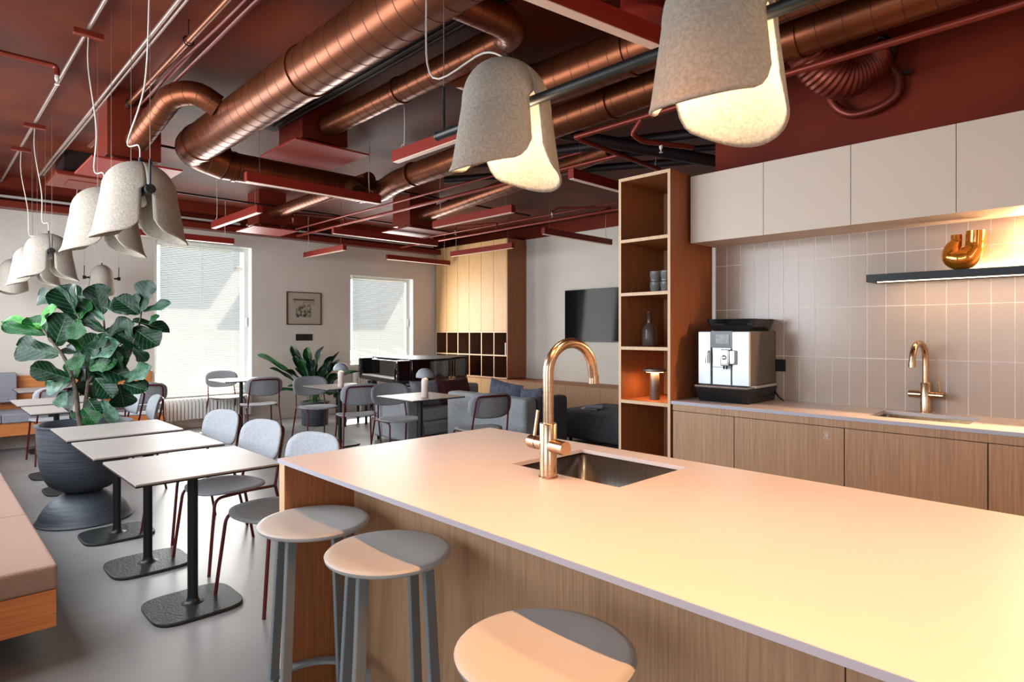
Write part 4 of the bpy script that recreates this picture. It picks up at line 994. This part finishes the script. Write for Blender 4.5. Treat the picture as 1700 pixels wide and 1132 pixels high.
# ceiling boxes with diffuser plates
def cbox(label, x0,x1,y0,y1,z0, plate=True, name='air_box'):
    cx_, cy_ = (x0+x1)/2,(y0+y1)/2; t = thing(name, label, 'air box', (cx_,cy_,z0))
    MB().box(x0-cx_,x1-cx_,y0-cy_,y1-cy_,0,ZC-z0).obj('housing', M['redpipe'], t, bevel=.003)
    if plate: 
        MB().box(x0-cx_-.12,x1-cx_+.12,y0-cy_-.14,y1-cy_+.1,-.075,-.06).obj('diffuser_plate', M['lightred'], t, bevel=.002)
        MB().box(x0-cx_+.05,x1-cx_-.05,y0-cy_+.05,y1-cy_-.05,-.06,0).obj('neck', M['redpipe'], t)
    return t
cbox('red air box with diffuser at the end of the small elbow duct', 1.05,1.42,5.5,5.95,2.78)
cbox('red air box with square diffuser plate near the middle duct', 2.22,2.62,4.68,5.12,2.98)
cbox('red air box with diffuser near the tall window', 3.25,3.62,8.12,8.5,2.86)
cbox('red air box with diffuser near the lockers', 4.85,5.3,6.98,7.4,2.90)
cas = thing('ceiling_cassette', 'flat air grille panel in the ceiling left, near the window wall', 'vent', (1.52,8.0,3.02))
MB().box(-.5,.5,-.35,.35,0,.05).obj('panel', M['redpipe'], cas, bevel=.012); MB().box(-.36,-.1,-.15,.15,-.006,0).obj('hatch', M['redpipe'], cas, bevel=.002)
for k in range(5): MB().box(.05+k*.07,.09+k*.07,-.25,.25,-.005,0).obj('louvre', M['tray'], cas)
MB().box(-.42,.42,-.28,.28,.05,.28).obj('housing', M['tray'], cas)
for (x,y),lab in (((2.05,8.3),'round white smoke detector near the tall window'),((1.45,8.7),'round detector dome left of the smoke detector')):
    t = thing('smoke_detector', lab, 'detector', (x,y,3.19))
    MB().lathe([(.0,0),(.05,.002),(.065,.02),(.07,.045)],28).obj('cover', M['white'], t, smooth=50); MB().lathe([(.0,.11),(.08,.11),(.08,.045),(.0,.045)],28).obj('mount', M['white'], t, smooth=40)
def pipe(label, pts, r_, m='redpipe', fil=.05, name='ceiling_pipe', clamps=(), cat='pipe'):
    c = Vector(pts[0]); t = thing(name, label, cat, tuple(c))
    MB().tube([p-c for p in fillet(pts, fil, 5)], r_, 12).obj('tube', M[m], t, smooth=60)
    for p in clamps:
        p = Vector(p)-c; b = MB().tube(arc(p, r_+.008, 0, 2*pi, 14, 'xz'), .005, 5)
        b.tube([(p.x,p.y,p.z+r_),(p.x,p.y,ZC-c.z)],.004,5); b.obj('clamp', M['tray'], t)
    return t
cn = pipe('thin conduit with cord boxes above the left tables', [(.74,-1.5,3.22),(.74,9.5,3.22)], .012, 'wire')
for y in (4.37,6.65,7.59): MB().box(-.075,.075,-.02+y+1.5,.02+y+1.5,-.045,-.013).obj('cord_box', M['redpipe'], cn, bevel=.002)
pipe('thin double conduit beside the copper pipe', [(1.01,-1.5,3.19),(1.01,8.7,3.19)], .012, 'wire')
pipe('second thin conduit running beside the first', [(1.045,-1.5,3.20),(1.045,8.7,3.20)], .009, 'wire')
pipe('copper-red pipe with ring clamps left of the large duct', [(1.18,-1.5,3.17),(1.18,6.9,3.17)], .021, 'duct', clamps=[(1.18,4.0,3.17),(1.18,5.4,3.17),(1.18,2.9,3.17)])
for k,(dx,dz) in enumerate(((.06,.0),(.085,.02),(.11,-.01),(.135,.015))):
    pts = [(1.18+dx+.006*sin(j*1.7+k), -1.5+j*.6, 3.17+dz+.008*sin(j*2.1+k*2)) for j in range(14)]
    q,_ = smoothp(pts+[(1.2+dx,6.7,3.0),(1.22+dx,6.75,2.9)],[1]*16,3)
    tag(MB().tube(q,.008,6).obj('cable', M['cable'], smooth=60), ['red painted cable closest to the copper pipe','second red painted cable beside the copper pipe','third red painted cable, sagging between clips','outermost red painted cable of the bundle'][k], 'cable', 'painted cables beside the copper pipe')
def sprinkler(label, pts, heads, r_=.016):
    t = pipe(label, pts, r_, 'redpipe', fil=.03, name='sprinkler_pipe')
    c = t.location
    for p in heads:
        x,y,z = Vector(p)-c
        MB().lathe([(.0,z+.0),(.012,z),(.014,z-.02),(.010,z-.035),(.004,z-.04),(.004,z-.055),(.014,z-.057),(.014,z-.06),(.0,z-.06)],10,c=(x,y)).obj('sprinkler_head', M['cord'], t, smooth=40)
    return t
sprinkler('short sprinkler branch at the left photo edge', [(.1,4.9,3.14),(.55,4.9,3.14),(.66,4.9,3.14),(.66,4.9,3.08)], [(.66,4.9,3.08)])
pipe('red pipe running along the kitchen wall side of the ceiling', [(3.5,2.92,2.86),(3.5,-2.4,2.88)], .020)
sprinkler('red sprinkler branch with head behind the lit pendants', [(3.5,2.35,2.85),(3.5,2.42,2.77),(3.62,2.42,2.745),(4.0,2.25,2.745)], [(3.76,2.358,2.74)], .018)
pipe('dark red pipe branching off toward the shelf tower', [(3.5,2.92,2.86),(3.62,2.9,2.84),(4.6,2.9,2.82)], .018)
pipe('long thin red pipe from the beam to the lit pendants', [(4.42,9.5,2.97),(4.42,3.2,2.97)], .020)
pipe('second thin red pipe just above the first', [(4.30,9.3,3.04),(4.30,3.2,3.04)], .013)
pipe('long red pipe ending at the locker wall corner', [(6.40,9.5,2.98),(6.40,5.2,2.98),(6.40,4.4,2.98)], .020)
pipe('thin red rail along the ceiling above the lockers', [(6.52,9.4,3.10),(6.52,4.0,3.10)], .012)
sprinkler('sprinkler branch near the lockers', [(6.4,6.9,3.0),(6.4,6.9,3.09),(6.15,7.6,3.09),(6.15,7.6,3.03)], [(6.15,7.6,3.03)], .015)
sprinkler('sprinkler branch in front of the television wall', [(6.4,4.9,2.98),(6.55,4.85,3.05),(6.1,5.4,3.06),(6.05,5.45,3.0)], [(6.05,5.45,3.0)], .015)
sprinkler('sprinkler branch between the two windows', [(4.42,8.0,2.98),(4.42,8.0,3.06),(3.75,8.2,3.06),(3.75,8.2,3.0)], [(3.75,8.2,3.0)], .015)
for k,(x,y0,y1,lab) in enumerate(((2.02,1.2,5.0,'thin dark rail beside the large duct, first of four'),(2.07,1.2,5.0,'thin dark rail beside the large duct, second of four'),(2.12,1.2,5.0,'thin dark rail beside the large duct, third of four'),(2.17,1.2,5.0,'thin dark rail beside the large duct, outermost'))):
    pipe(lab, [(x,y0,3.12),(x,y1,3.12)], .008, 'tray')
tr_ = thing('cable_tray', 'dark cable tray hung right of the large duct', 'tray', (2.09,3.0,3.14))
MB().box(-.13,.13,-2.2,2.2,0,.008).box(-.13,-.125,-2.2,2.2,0,.05).box(.125,.13,-2.2,2.2,0,.05).obj('channel', M['tray'], tr_)
for y in (-1.6,-.2,1.2): MB().tube([(.12,y,.04),(.12,y,.16)],.004,5).obj('hanger_rod', M['tray'], tr_)
for y,lab in ((8.0,'dark thin crossing bar before the window wall beam'),(6.1,'dark thin crossing bar behind the elbow duct')):
    pipe(lab, [(1.5,y,3.08),(6.3,y,3.08)], .012, 'tray')
# dark return pipes near the kitchen corner
pipe('fat dark insulated pipe above the shelf tower', [(3.9,4.6,3.1),(4.6,2.3,3.02)], .045, 'tray')
pipe('slim dark insulated pipe above the shelf tower', [(3.7,5.4,3.12),(5.2,2.4,3.05)], .03, 'tray')
pipe('black refrigerant pipe crossing behind the red sprinkler branch', [(3.3,3.6,3.1),(5.0,2.25,2.78)], .05, 'tray')
pipe('black pipe along the niche ceiling behind the tower', [(4.3,5.5,3.14),(5.9,2.3,3.1)], .04, 'tray')
# flexible hose at the kitchen wall
def PX(x, y, v): q_ = ray(x, y); return _C + q_*(v/q_.x)
fo_ = PX(1400,120,3.8)
fx = thing('flexible_duct', 'ribbed flexible duct curving down to the kitchen wall', 'duct', tuple(fo_))
pts = [PX(1335,40,3.62)-fo_, PX(1352,92,3.70)-fo_, PX(1395,128,3.82)-fo_, PX(1438,112,3.93)-fo_, PX(1455,92,3.98)-fo_]
q, rr_ = smoothp(pts, [.13,.13,.12,.10,.085], 16); MB().tube(q, [w+.007*(i%2) for i, w in enumerate(rr_)], 28).obj('ribbed_hose', M['flex'], fx, smooth=30)
MB().tube([PX(1448,98,3.97)-fo_, PX(1470,82,4.01)-fo_],.075,24).obj('collar', M['duct'], fx, smooth=50)
MB().tube([PX(1466,84,4.005)-fo_, PX(1474,80,4.02)-fo_],.083,24).obj('collar_ring', M['tray'], fx, smooth=50)
q, rr_ = smoothp([PX(1378,158,4.0)-fo_,PX(1388,178,4.03)-fo_,PX(1415,190,4.04)-fo_,PX(1455,180,4.05)-fo_,PX(1487,158,4.06)-fo_,PX(1492,128,4.06)-fo_,PX(1480,112,4.05)-fo_], [.026]*7, 6)
MB().tube(q,.026,12).obj('insulated_pipe', M['flex'], fx, smooth=60)
MB().obox(PX(1478,118,4.04)-fo_, PX(1512,121,4.07)-fo_,.02,.02).obj('bracket', M['tray'], fx)
